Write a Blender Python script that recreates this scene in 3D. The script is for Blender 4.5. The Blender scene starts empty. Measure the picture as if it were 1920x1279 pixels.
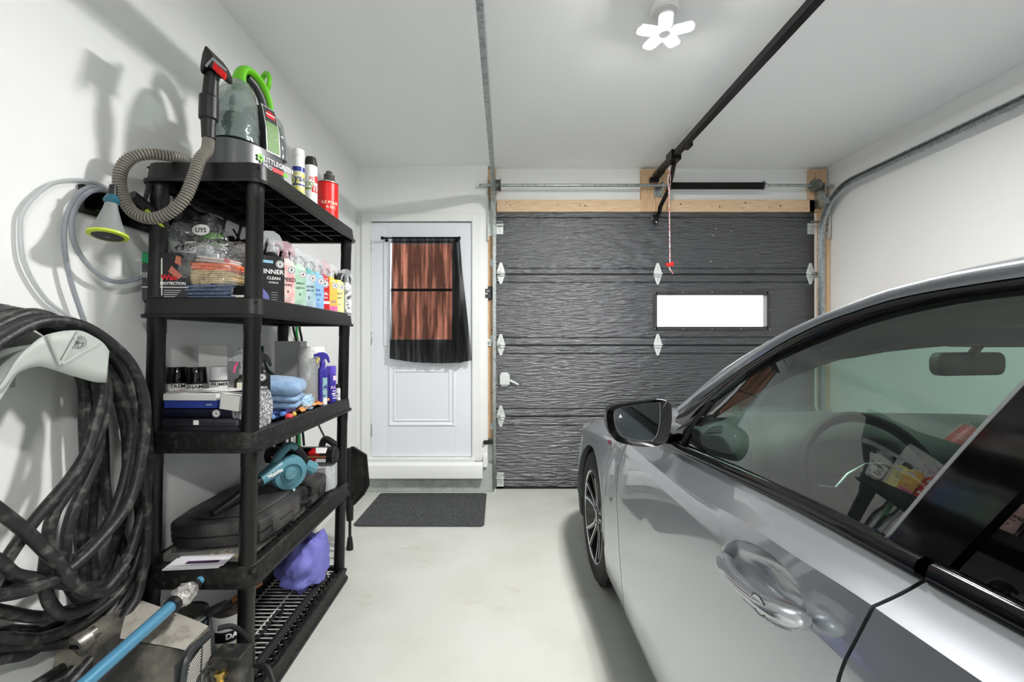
import bpy, math, random
from mathutils import Vector, Matrix, noise
V = Vector
PI = math.pi
random.seed(7)
SC = bpy.context.scene
COL = SC.collection
# ---------------------------------------------------------------- camera
FPX, CX, CY, CH = 825.0, 948.0, 639.0, 1.279      # focal length and horizon of the photograph, camera height
cam = bpy.data.cameras.new('camera')
cam.sensor_width = 36.0
cam.lens = FPX * 36.0 / 1920.0
cam.shift_x = 12.0 / 1920.0
cam.clip_start = 0.02
cam_o = bpy.data.objects.new('camera', cam)
cam_o.location = (0, 0, CH)
cam_o.rotation_euler = (PI / 2, 0, 0)
COL.objects.link(cam_o)
SC.camera = cam_o
# ---------------------------------------------------------------- light and exposure
world = bpy.data.worlds.new('overcast_sky')
SC.world = world
world.use_nodes = True
bg = world.node_tree.nodes['Background']
bg.inputs[0].default_value = (0.93, 0.97, 1.0, 1)
bg.inputs[1].default_value = 8.0
SC.view_settings.view_transform = 'Standard'
SC.view_settings.look = 'None'
SC.view_settings.exposure = 0.0
SC.view_settings.gamma = 1.0
SC.view_settings.use_curve_mapping = False
BULB = 1250.0
# ---------------------------------------------------------------- helpers
def P(px, py, Y):  return V(((px - CX) * Y / FPX, Y, CH - (py - CY) * Y / FPX))
def PX(px, py, X):
    Y = X * FPX / (px - CX)
    return V((X, Y, CH - (py - CY) * Y / FPX))
def PZ(px, py, Z):
    Y = (CH - Z) * FPX / (py - CY)
    return V(((px - CX) * Y / FPX, Y, Z))
def lerp(a, b, t): return a + (b - a) * t
def interp(x, tab):
    if x <= tab[0][0]: return tab[0][1]
    for (x0, y0), (x1, y1) in zip(tab, tab[1:]):
        if x <= x1: return y0 + (y1 - y0) * (x - x0) / (x1 - x0)
    return tab[-1][1]
def sint(x, tab):
    """smooth (Catmull-Rom style) interpolation of a table"""
    n = len(tab)
    if x <= tab[0][0]: return tab[0][1]
    if x >= tab[-1][0]: return tab[-1][1]
    for i in range(n - 1):
        x0, y0 = tab[i]; x1, y1 = tab[i + 1]
        if x <= x1:
            def slope(j):
                if j == 0: return (tab[1][1] - tab[0][1]) / (tab[1][0] - tab[0][0])
                if j == n - 1: return (tab[-1][1] - tab[-2][1]) / (tab[-1][0] - tab[-2][0])
                return (tab[j + 1][1] - tab[j - 1][1]) / (tab[j + 1][0] - tab[j - 1][0])
            h = x1 - x0; t = (x - x0) / h
            m0, m1 = slope(i) * h, slope(i + 1) * h
            return (2*t**3-3*t*t+1)*y0 + (t**3-2*t*t+t)*m0 + (-2*t**3+3*t*t)*y1 + (t**3-t*t)*m1
def spline(pts, n=8, closed=False):
    """Catmull-Rom through points"""
    out = []; N = len(pts)
    pts = [V(p) for p in pts]
    rng = range(N if closed else N - 1)
    for i in rng:
        p1, p2 = pts[i], pts[(i + 1) % N]
        p0 = pts[(i - 1) % N] if (closed or i > 0) else p1 * 2 - p2
        p3 = pts[(i + 2) % N] if (closed or i < N - 2) else p2 * 2 - p1
        for k in range(n):
            t = k / n
            out.append(0.5 * ((2 * p1) + (p2 - p0) * t + (2*p0 - 5*p1 + 4*p2 - p3) * t*t + (3*p1 - p0 - 3*p2 + p3) * t**3))
    if not closed: out.append(pts[-1])
    return out
def lin(c):
    c = c / 255.0
    return c / 12.92 if c <= 0.04045 else ((c + 0.055) / 1.055) ** 2.4
def RGB(c): return (lin(c[0]), lin(c[1]), lin(c[2]), 1)
MATS = {}
def mat(name, col=(128,128,128), r=0.5, m=0.0, spec=0.5, coat=0.0, alt=None, ns=8.0, nlo=0.45, nhi=0.65, stretch=(1,1,1),
        bump=0.0, bs=60.0, bstretch=(1,1,1), trans=0.0, ior=1.45, alpha=1.0, emit=0.0, sheen=0.0, ralt=None, bdist=0.01, coatior=1.5):
    if name in MATS: return MATS[name]
    M = bpy.data.materials.new(name); MATS[name] = M
    M.use_nodes = True
    nt = M.node_tree; b = nt.nodes['Principled BSDF']; I = b.inputs
    I['Base Color'].default_value = RGB(col); I['Roughness'].default_value = r; I['Metallic'].default_value = m
    I['Specular IOR Level'].default_value = spec; I['Coat Weight'].default_value = coat; I['Coat Roughness'].default_value = 0.03; I['Coat IOR'].default_value = coatior
    I['Transmission Weight'].default_value = trans; I['IOR'].default_value = ior; I['Alpha'].default_value = alpha
    I['Sheen Weight'].default_value = sheen
    if emit: I['Emission Color'].default_value = RGB(col); I['Emission Strength'].default_value = emit
    M.diffuse_color = RGB(col)
    def coords(st):
        tc = nt.nodes.new('ShaderNodeTexCoord'); mp = nt.nodes.new('ShaderNodeMapping')
        mp.inputs['Scale'].default_value = st; nt.links.new(tc.outputs['Object'], mp.inputs[0]); return mp.outputs[0]
    if alt is not None:
        no = nt.nodes.new('ShaderNodeTexNoise'); no.inputs['Scale'].default_value = ns; no.inputs['Detail'].default_value = 6
        nt.links.new(coords(stretch), no.inputs['Vector'])
        rp = nt.nodes.new('ShaderNodeMapRange'); rp.inputs[1].default_value = nlo; rp.inputs[2].default_value = nhi
        nt.links.new(no.outputs[0], rp.inputs[0])
        mx = nt.nodes.new('ShaderNodeMix'); mx.data_type = 'RGBA'
        mx.inputs[6].default_value = RGB(col); mx.inputs[7].default_value = RGB(alt)
        nt.links.new(rp.outputs[0], mx.inputs[0]); nt.links.new(mx.outputs[2], I['Base Color'])
        if ralt is not None:
            r2 = nt.nodes.new('ShaderNodeMapRange'); r2.inputs[3].default_value = r; r2.inputs[4].default_value = ralt
            nt.links.new(rp.outputs[0], r2.inputs[0]); nt.links.new(r2.outputs[0], I['Roughness'])
    if bump:
        nb = nt.nodes.new('ShaderNodeTexNoise'); nb.inputs['Scale'].default_value = bs; nb.inputs['Detail'].default_value = 4
        nt.links.new(coords(bstretch), nb.inputs['Vector'])
        bp = nt.nodes.new('ShaderNodeBump'); bp.inputs['Strength'].default_value = bump; bp.inputs['Distance'].default_value = bdist
        nt.links.new(nb.outputs[0], bp.inputs['Height']); nt.links.new(bp.outputs[0], I['Normal'])
    return M
def film(name, tint=(235,240,240), haze=0.12, fac=1.0, r=0.08, tr=(255,255,255), bump=0.0, bs=40.0):
    """thin clear sheet: transparent, a little haze and a gloss from fresnel"""
    if name in MATS: return MATS[name]
    M = bpy.data.materials.new(name); MATS[name] = M; M.use_nodes = True
    nt = M.node_tree; nt.nodes.clear()
    out = nt.nodes.new('ShaderNodeOutputMaterial'); t = nt.nodes.new('ShaderNodeBsdfTransparent'); t.inputs[0].default_value = RGB(tr)
    d = nt.nodes.new('ShaderNodeBsdfDiffuse'); d.inputs[0].default_value = RGB(tint)
    g = nt.nodes.new('ShaderNodeBsdfGlossy'); g.inputs['Roughness'].default_value = r
    m1 = nt.nodes.new('ShaderNodeMixShader'); m1.inputs[0].default_value = haze
    nt.links.new(t.outputs[0], m1.inputs[1]); nt.links.new(d.outputs[0], m1.inputs[2])
    fr = nt.nodes.new('ShaderNodeFresnel')
    ge = nt.nodes.new('ShaderNodeNewGeometry'); im = nt.nodes.new('ShaderNodeMapRange')      # the same gloss on both faces of the sheet
    im.inputs[3].default_value = 1.5; im.inputs[4].default_value = 1/1.5
    nt.links.new(ge.outputs['Backfacing'], im.inputs[0]); nt.links.new(im.outputs[0], fr.inputs[0])
    mm = nt.nodes.new('ShaderNodeMath'); mm.operation = 'MULTIPLY'; mm.inputs[1].default_value = fac; mm.use_clamp = True
    nt.links.new(fr.outputs[0], mm.inputs[0])
    m2 = nt.nodes.new('ShaderNodeMixShader'); nt.links.new(mm.outputs[0], m2.inputs[0])
    nt.links.new(m1.outputs[0], m2.inputs[1]); nt.links.new(g.outputs[0], m2.inputs[2]); nt.links.new(m2.outputs[0], out.inputs[0])
    if bump:
        nb = nt.nodes.new('ShaderNodeTexNoise'); nb.inputs['Scale'].default_value = bs; nb.inputs['Detail'].default_value = 3
        tc = nt.nodes.new('ShaderNodeTexCoord'); nt.links.new(tc.outputs['Object'], nb.inputs['Vector'])
        bp = nt.nodes.new('ShaderNodeBump'); bp.inputs['Strength'].default_value = bump; bp.inputs['Distance'].default_value = 0.02
        nt.links.new(nb.outputs[0], bp.inputs['Height'])
        for n in (g, fr): nt.links.new(bp.outputs[0], n.inputs['Normal'])
    return M
_TX = {}
def text_mesh(s, bold=0.0):
    k = (s, bold)
    if k not in _TX:
        cu = bpy.data.curves.new('lettering', 'FONT'); cu.body = s; cu.align_x = 'CENTER'; cu.align_y = 'CENTER'; cu.offset = bold; cu.resolution_u = 2
        ob = bpy.data.objects.new('lettering', cu); me = ob.to_mesh()
        _TX[k] = ([v.co.copy() for v in me.vertices], [tuple(p.vertices) for p in me.polygons])
        ob.to_mesh_clear(); bpy.data.objects.remove(ob); bpy.data.curves.remove(cu)
    return _TX[k]
def frame(o, ex, ey):
    """matrix taking (x,y,0) to o + x*ex + y*ey"""
    ex = V(ex).normalized(); ey = V(ey); ey = (ey - ex * ey.dot(ex)).normalized(); ez = ex.cross(ey)
    return Matrix(((ex.x, ey.x, ez.x, o[0]), (ex.y, ey.y, ez.y, o[1]), (ex.z, ey.z, ez.z, o[2]), (0, 0, 0, 1)))
def TR(x=0, y=0, z=0, rx=0, ry=0, rz=0, s=1.0):
    return Matrix.Translation((x, y, z)) @ Matrix.Rotation(rz, 4, 'Z') @ Matrix.Rotation(ry, 4, 'Y') @ Matrix.Rotation(rx, 4, 'X') @ Matrix.Scale(s, 4)
class MB:
    def __init__(s, m=None, M=None):
        s.v = []; s.f = []; s.fm = []; s.mats = []; s.M = M or Matrix(); s.c = 0
        if m: s.use(m)
    def use(s, m):
        if m not in s.mats: s.mats.append(m)
        s.c = s.mats.index(m); return s
    def at(s, M): s.M = M; return s
    def add(s, vs, fs):
        k = len(s.v); M = s.M
        s.v += [M @ V(v) for v in vs]
        for f in fs: s.f.append(tuple(i + k for i in f)); s.fm.append(s.c)
        return s
    def bx(s, x0, x1, y0, y1, z0, z1):
        return s.add([(x0,y0,z0),(x1,y0,z0),(x1,y1,z0),(x0,y1,z0),(x0,y0,z1),(x1,y0,z1),(x1,y1,z1),(x0,y1,z1)],
                     [(0,3,2,1),(4,5,6,7),(0,1,5,4),(1,2,6,5),(2,3,7,6),(3,0,4,7)])
    def box(s, c, d): return s.bx(c[0]-d[0]/2, c[0]+d[0]/2, c[1]-d[1]/2, c[1]+d[1]/2, c[2]-d[2]/2, c[2]+d[2]/2)
    def prism(s, pts, h0, h1, axis='Z'):
        n = len(pts)
        def mk(a, b, h): return {'Z': (a, b, h), 'Y': (a, h, b), 'X': (h, a, b)}[axis]
        vs = [mk(a, b, h0) for a, b in pts] + [mk(a, b, h1) for a, b in pts]
        fs = [tuple(range(n))[::-1], tuple(range(n, 2*n))] + [(i, (i+1) % n, n + (i+1) % n, n + i) for i in range(n)]
        if axis == 'Y': fs = [f[::-1] for f in fs]
        return s.add(vs, fs)
    def quad(s, a, b, c, d): return s.add([a, b, c, d], [(0, 1, 2, 3)])
    def loft(s, rings, cap=True, closed=True):
        n = len(rings[0]); vs = [p for r in rings for p in r]; fs = []
        for i in range(len(rings) - 1):
            for j in range(n if closed else n - 1):
                a = i*n + j; b = i*n + (j+1) % n
                fs.append((a, b, b + n, a + n))
        if cap and closed:
            fs.append(tuple(range(n))[::-1]); fs.append(tuple(range((len(rings)-1)*n, len(rings)*n)))
        return s.add(vs, fs)
    def lathe(s, prof, c=(0,0,0), n=24, axis='Z', cap=True, sy=1.0):
        rings = []
        for r, h in prof:
            ring = []
            for k in range(n):
                a = 2*PI*k/n; x, y = r*math.cos(a), r*math.sin(a)*sy
                q = {'Z': (x, y, h), 'Y': (x, h, -y), 'X': (h, x, y)}[axis]
                ring.append((q[0]+c[0], q[1]+c[1], q[2]+c[2]))
            rings.append(ring)
        return s.loft(rings, cap)
    def tube(s, pts, r, n=8, closed=False, cap=True, flat=1.0):
        pts = [V(p) for p in pts]; N = len(pts); rings = []
        T = [(pts[(i+1) % N if closed else min(i+1, N-1)] - pts[(i-1) % N if closed else max(i-1, 0)]).normalized() for i in range(N)]
        up = V((0,0,1)) if abs(T[0].z) < 0.9 else V((1,0,0))
        nv = (up - T[0]*up.dot(T[0])).normalized()
        for i in range(N):
            nv = (nv - T[i]*nv.dot(T[i])).normalized(); bv = T[i].cross(nv)
            rr = r[i] if isinstance(r, (list, tuple)) else r
            rings.append([pts[i] + (nv*math.cos(2*PI*k/n)*flat + bv*math.sin(2*PI*k/n))*rr for k in range(n)])
        if closed: rings.append(rings[0])
        return s.loft(rings, cap and not closed)
    def sphere(s, c, r, n=16, m=10, sc=(1,1,1)):
        prof = [(max(1e-4, math.sin(PI*i/m))*r, -math.cos(PI*i/m)*r) for i in range(m+1)]
        old = s.M; s.M = old @ Matrix.Translation(c) @ Matrix.Diagonal((sc[0], sc[1], sc[2], 1))
        s.lathe(prof, n=n, cap=False); s.M = old; return s
    def grid(s, rows, closed=False):
        return s.loft(rows, cap=False, closed=closed)
    def text(s, st, size, M, bold=0.0, sx=1.0):
        vs, fs = text_mesh(st, bold)
        old = s.M; s.M = old @ M
        s.add([(v.x*size*sx, v.y*size, 0) for v in vs], fs); s.M = old; return s
    def build(s, name, parent=None, bevel=0.0, sharp=32, solid=0.0, subd=0, flat=False, seg=2, origin=None, soff=-1):
        me = bpy.data.meshes.new(name)
        if parent is not None: o0 = V(parent['_o'])
        elif origin is not None: o0 = V(origin)
        else:
            xs = [v.x for v in s.v]; ys = [v.y for v in s.v]; zs = [v.z for v in s.v]
            o0 = V(((min(xs)+max(xs))/2, (min(ys)+max(ys))/2, min(zs)))
        me.from_pydata([v - o0 for v in s.v], [], s.f)
        for m in s.mats: me.materials.append(m)
        me.polygons.foreach_set('material_index', s.fm)
        if not flat:
            me.polygons.foreach_set('use_smooth', [True]*len(me.polygons))
            me.set_sharp_from_angle(angle=math.radians(sharp))
        me.validate(); me.update()
        o = bpy.data.objects.new(name, me); COL.objects.link(o); o['_o'] = tuple(o0)
        if parent is not None:
            o.parent = parent
        else: o.location = o0
        if bevel:
            b = o.modifiers.new('bevel', 'BEVEL'); b.width = bevel; b.segments = seg; b.limit_method = 'ANGLE'; b.angle_limit = math.radians(40)
            b.harden_normals = False
        if solid:
            b = o.modifiers.new('solid', 'SOLIDIFY'); b.thickness = solid; b.offset = soff
        if subd:
            b = o.modifiers.new('subd', 'SUBSURF'); b.levels = subd; b.render_levels = subd
        return o
def thing(name, label, cat, loc, group=None, kind=None):
    o = bpy.data.objects.new(name, None); o.empty_display_size = 0.05; COL.objects.link(o)
    o.location = loc; o['_o'] = tuple(loc)
    if kind: o['kind'] = kind
    if label: o['label'] = label
    if cat: o['category'] = cat
    if group: o['group'] = group
    return o
def tag(o, label, cat, group=None, kind=None):
    o['label'] = label; o['category'] = cat
    if group: o['group'] = group
    if kind: o['kind'] = kind
    return o
def struct(o): o['kind'] = 'structure'; return o
def plabel(o, s): o['label'] = s; return o
def rrect(x0, x1, y0, y1, r, n=4):
    out = []
    for cx, cy, a0 in ((x1-r, y1-r, 0), (x0+r, y1-r, 90), (x0+r, y0+r, 180), (x1-r, y0+r, 270)):
        for k in range(n+1):
            a = math.radians(a0 + 90*k/n); out.append((cx + r*math.cos(a), cy + r*math.sin(a)))
    return out
# ---------------------------------------------------------------- shared materials
m_wallL = mat('wall_paint', (235,236,235), r=0.6, bump=0.05, bs=90, alt=(232,234,233), ns=2)
m_ceil = mat('ceiling_paint', (243,245,244), r=0.8, bump=0.08, bs=120)
m_floor = mat('floor_epoxy', (196,199,193), r=0.38, alt=(188,189,181), ns=3.0, nlo=0.4, nhi=0.75, bump=0.06, bs=25, ralt=0.5)
m_white = mat('white_trim_paint', (232,234,233), r=0.4)
m_door = mat('white_door_paint', (228,232,238), r=0.38)
m_conc = mat('grey_painted_concrete', (178,182,180), r=0.8, alt=(160,164,162), ns=14, bump=0.3, bs=80)
m_black = mat('black_plastic', (22,22,23), r=0.42, bump=0.08, bs=300)
m_blackdusty = mat('black_plastic_dusty', (25,25,26), r=0.5, alt=(92,90,86), ns=9, nlo=0.5, nhi=0.95, bump=0.08, bs=250)
m_blk2 = mat('black_rubber', (20,20,21), r=0.6)
m_galv = mat('galvanised_steel', (176,182,182), r=0.32, m=0.85, alt=(140,148,148), ns=60)
m_zinc = mat('zinc_plate', (215,220,218), r=0.4, m=0.35)
m_bsteel = mat('black_steel', (18,17,18), r=0.35, m=0.4)
m_chrome = mat('chrome', (210,212,214), r=0.12, m=1.0)
m_wht = mat('white_plastic', (235,235,235), r=0.35)
m_ink = mat('black_ink', (14,14,14), r=0.5)
m_winkk = mat('white_ink', (240,240,240), r=0.5)
m_redink = mat('red_ink', (205,30,38), r=0.45)
m_green = mat('bright_green_plastic', (110,200,30), r=0.35)
m_redp = mat('red_plastic', (220,30,28), r=0.35)

def stains(M, col, scale, st, lo, hi, amt, seed):
    """brown scuffs over a base colour"""
    nt = M.node_tree; b = nt.nodes['Principled BSDF']; src = b.inputs['Base Color'].links[0].from_socket
    tc = nt.nodes.new('ShaderNodeTexCoord'); mp = nt.nodes.new('ShaderNodeMapping'); mp.inputs['Scale'].default_value = st; mp.inputs['Location'].default_value = (seed, seed*.7, 0)
    no = nt.nodes.new('ShaderNodeTexNoise'); no.inputs['Scale'].default_value = scale; no.inputs['Detail'].default_value = 8; no.inputs['Roughness'].default_value = .7
    mr = nt.nodes.new('ShaderNodeMapRange'); mr.inputs[1].default_value = lo; mr.inputs[2].default_value = hi; mr.inputs[4].default_value = amt
    mx = nt.nodes.new('ShaderNodeMix'); mx.data_type = 'RGBA'; mx.inputs[7].default_value = RGB(col)
    nt.links.new(tc.outputs['Object'], mp.inputs[0]); nt.links.new(mp.outputs[0], no.inputs['Vector']); nt.links.new(no.outputs[0], mr.inputs[0])
    nt.links.new(mr.outputs[0], mx.inputs[0]); nt.links.new(src, mx.inputs[6]); nt.links.new(mx.outputs[2], b.inputs['Base Color'])
stains(m_floor, (168,150,122), 2.2, (1,1.6,1), .60, .74, .55, 3.1)
stains(m_floor, (120,112,100), 26, (1,1,1), .70, .76, .5, 8.4)
stains(m_floor, (232,234,232), 60, (1,1,1), .74, .77, .8, 1.4)
# ================================================================ room
XL, XR, YB, YD, YG, ZC = -1.264, 2.778, -2.7, 3.75, 3.82, 2.775
JX = -0.152                                              # where the door wall ends at the wooden jamb
struct(MB(m_floor).bx(XL-.1, XR+.1, YB-.1, YG+.35, -.1, 0).build('floor', origin=(0,0,0)))
struct(MB(m_ceil).bx(XL-.1, XR+.1, YB-.1, YG+.2, ZC, ZC+.1).build('ceiling', origin=(0,0,ZC)))
struct(MB(m_wallL).bx(XL-.1, XL, YB, YD, 0, ZC).build('wall_left'))
struct(MB(m_wallL).bx(XR, XR+.1, YB, YG+.2, 0, ZC).build('wall_right'))
struct(MB(m_wallL).bx(XL-.1, XR+.1, YB-.1, YB, 0, ZC).build('wall_back'))
DX0, DX1, DZ0, DZ1 = -1.141, -0.291, 0.293, 2.288         # door leaf
b = MB(m_wallL)
b.bx(XL-.1, DX0-.03, YD, YD+.16, .235, ZC).bx(DX1+.03, JX, YD, YD+.16, .235, ZC).bx(DX0-.03, DX1+.03, YD, YD+.16, DZ1+.03, ZC)
b.use(m_white).bx(DX0-.03, DX1+.03, YD, YD+.16, .235, .262)
struct(b.build('wall_far'))
struct(MB(m_conc).bx(XL-.1, -0.105, YD-.02, YD+.16, 0, .235).build('wall_foundation', bevel=.004))
# garage wall above and beside the opening
b = MB(m_wallL)
b.bx(JX, XR+.1, YG, YG+.2, 2.40, ZC).bx(2.68, XR+.1, YG, YG+.2, 0, 2.42).bx(JX-.05, -0.09, YG, YG+.2, 0, 2.42)
struct(b.build('wall_garage_front'))
# ---- pine boards around the garage opening
m_pine = mat('pine_board', (218,190,156), r=0.6, alt=(198,160,120), ns=9, nlo=0.42, nhi=0.7, stretch=(1,1,9), bump=.1, bs=40)
m_pineh = mat('pine_board_level', (222,194,162), r=0.6, alt=(202,168,130), ns=9, nlo=0.42, nhi=0.7, stretch=(1,1,14))
m_pinev = mat('pine_board_upright', (212,180,144), r=0.6, alt=(188,150,110), ns=9, nlo=0.42, nhi=0.7, stretch=(14,1,1))
m_knot = mat('pine_knot', (120,78,46), r=0.6)
def knots(b, x0, x1, z0, z1, y, n):
    b.use(m_knot)
    for _ in range(n):
        x = random.uniform(x0+.03, x1-.03); z = random.uniform(z0+.02, z1-.02); r = random.choice((.003, .004, .006, .009))
        b.lathe([(r, y-.0008), (r*.5, y-.0010)], c=(x, 0, z), n=8, axis='Y')
b = MB(m_pineh).bx(-0.075, 1.165, 3.785, YG, 2.392, 2.495); knots(b, -.075, 1.165, 2.392, 2.495, 3.785, 14)
struct(b.build('trim_1', bevel=.002))
b = MB(m_pineh).bx(1.405, 2.66, 3.785, YG, 2.392, 2.495); knots(b, 1.405, 2.66, 2.392, 2.495, 3.785, 16)
struct(b.build('trim_2', bevel=.002))
b = MB(m_pinev).bx(1.165, 1.285, 3.78, YG, 2.392, 2.757).bx(1.287, 1.405, 3.782, YG, 2.392, 2.757); knots(b, 1.17, 1.40, 2.40, 2.75, 3.78, 7)
struct(b.build('trim_3', bevel=.002))
b = MB(m_pinev).bx(JX, -0.083, 3.775, YG, .445, 2.757); knots(b, JX-.01, -.07, .5, 2.7, 3.775, 12)
struct(b.build('trim_4', bevel=.002))
b = MB(m_pinev).bx(2.615, 2.765, 3.785, YG, 2.392, 2.757).bx(2.70, 2.772, 3.76, YG, 0, 2.42); knots(b, 2.62, 2.76, 2.4, 2.75, 3.785, 6)
struct(b.build('trim_5', bevel=.002))
# ---- man door
m_alu = mat('brushed_hinge_steel', (178,180,178), r=0.35, m=0.8)
d1 = thing('door_1', None, None, ((DX0+DX1)/2, YD+.01, DZ0), kind='structure')
WX0, WX1, WZ0, WZ1 = P(733,0,3.76).x, P(848,0,3.76).x, P(0,636,3.76).z, P(0,456,3.76).z
b = MB(m_door)
y0, y1 = YD+.004, YD+.048
b.bx(DX0, WX0-.03, y0, y1, DZ0, DZ1).bx(WX1+.03, DX1, y0, y1, DZ0, DZ1).bx(WX0-.03, WX1+.03, y0, y1, DZ0, WZ0-.03).bx(WX0-.03, WX1+.03, y0, y1, WZ1+.03, DZ1)
# embossed lower panel
ex0, ex1, ez0, ez1 = P(727,0,3.75).x, P(855,0,3.75).x, P(0,800,3.75).z, P(0,684,3.75).z
def ringframe(b, x0, x1, z0, z1, w, ya, yb):
    o = [(x0,z0),(x1,z0),(x1,z1),(x0,z1)]; i = [(x0+w,z0+w),(x1-w,z0+w),(x1-w,z1-w),(x0+w,z1-w)]
    m_ = [(x0+w/2,z0+w/2),(x1-w/2,z0+w/2),(x1-w/2,z1-w/2),(x0+w/2,z1-w/2)]
    for k in range(4):
        j = (k+1) % 4
        b.quad((o[k][0],ya,o[k][1]), (o[j][0],ya,o[j][1]), (m_[j][0],yb,m_[j][1]), (m_[k][0],yb,m_[k][1]))
        b.quad((m_[k][0],yb,m_[k][1]), (m_[j][0],yb,m_[j][1]), (i[j][0],ya,i[j][1]), (i[k][0],ya,i[k][1]))
ringframe(b, ex0, ex1, ez0, ez1, .035, y0, y0-.012)
ringframe(b, ex0+.045, ex1-.045, ez0+.045, ez1-.045, .02, y0, y0-.009)
b.build('door_leaf', d1, bevel=.0015, sharp=20)
b = MB(m_door)
for a in ((WX0-.055, WX0, WZ0-.055, WZ1+.055), (WX1, WX1+.055, WZ0-.055, WZ1+.055), (WX0, WX1, WZ0-.055, WZ0), (WX0, WX1, WZ1, WZ1+.055)):
    b.bx(a[0], a[1], YD-.012, YD+.05, a[2], a[3])
wf = b.build('window_frame', d1, bevel=.004)
zm = P(0,543,3.76).z
MB(m_blk2).bx(WX0, WX1, YD+.018, YD+.03, zm-.011, zm+.011).build('glazing_bar', d1)
m_pane = film('window_pane', haze=0.02)
MB(m_pane).bx(WX0, WX1, YD+.022, YD+.026, WZ0, WZ1).build('pane', d1)
for py in (462, 634, 806):
    z = P(0,py,3.75).z
    MB(m_alu).lathe([(.008,z-.055),(.008,z-.02),(.0085,z-.019),(.0085,z+.02),(.008,z+.021),(.008,z+.055)], c=(DX0-.004,YD-.004,0), n=10).bx(DX0-.016, DX0-.004, YD-.002, YD+.004, z-.05, z+.05).build('hinge', d1)
# casing, sill and lower moulding
b = MB(m_white)
b.bx(-1.222, DX0-.006, YD-.02, YD, .262, 2.362).bx(DX1+.006, -.215, YD-.02, YD, .262, 2.362).bx(DX0-.006, DX1+.006, YD-.02, YD, DZ1+.008, 2.362)
b.bx(DX0-.03, DX1+.03, YD+.05, YD+.09, DZ1-.02, DZ1+.035).bx(DX0-.03, DX0+.015, YD+.05, YD+.09, .262, DZ1).bx(DX1-.015, DX1+.03, YD+.05, YD+.09, .262, DZ1)
b.bx(DX0-.006, DX0+.004, YD-.004, YD+.06, .262, DZ1+.01).bx(DX1-.004, DX1+.006, YD-.004, YD+.06, .262, DZ1+.01)
struct(b.build('trim_6', bevel=.003))
b = MB(m_white).bx(DX0-.03, DX1+.03, YD-.045, YD+.05, .262, .289)
b.prism([(YD-.045,.262),(YD-.075,.236),(YD-.085,.185),(YD-.085,.13),(YD-.0205,.13),(YD-.0205,.262)], -1.18, DX1+.10, 'X')
b.bx(DX1+.006, DX1+.10, YD-.05, YD, .13, .262).bx(DX1+.10, -.155, YD-.045, YD, .215, .31)
struct(b.build('trim_7', bevel=.003))
struct(MB(m_white).bx(XL, XL+.013, 1.45, YD, .235, .40).build('baseboard_left', bevel=.003))
# neighbouring brick wall seen through the door's window
m_brick = mat('brick_outside', (178,112,88), r=0.85, alt=(150,86,66), ns=12, stretch=(1,1,4), bump=.3, bs=30)
struct(MB(m_brick).bx(-6.5, -.4, 7.6, 7.8, -1, 5).build('wall_outside_brick'))
struct(MB(mat('driveway', (170,168,162), r=.9, alt=(150,148,143), ns=6)).bx(-8, 10, YG+.36, 16, -.12, -.02).build('ground_outside'))
# ---- garage door
m_gd = mat('charcoal_embossed_steel', (64,67,72), r=0.30, m=.5, spec=0.9, bump=1.0, bs=12, bstretch=(.8,1,5.5), bdist=.02)
_gb = m_gd.node_tree.nodes['Principled BSDF']
_gb.inputs['Coat Weight'].default_value = 1.0; _gb.inputs['Coat Roughness'].default_value = .2; _gb.inputs['Coat IOR'].default_value = 1.7
m_gd.node_tree.links.new(_gb.inputs['Normal'].links[0].from_socket, _gb.inputs['Coat Normal'])
YF = 3.81
gd = thing('door_2', None, None, (1.3, YF+.02, 0), kind='structure')
GX0, GX1 = -.082, 2.672
def gz(py): return P(0,py,YF).z
secs = [(0.012, gz(780)-.002), (gz(780)+.002, gz(647)-.002), (gz(647)+.002, gz(514)-.002), (gz(514)+.002, 2.41)]
grooves = [gz(899), gz(796), gz(765), gz(662), gz(632), gz(529), gz(503), gz(408)]
HX0, HX1, HZ0, HZ1 = P(1229,0,YF).x, P(1439,0,YF).x, gz(614), gz(551)
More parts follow.
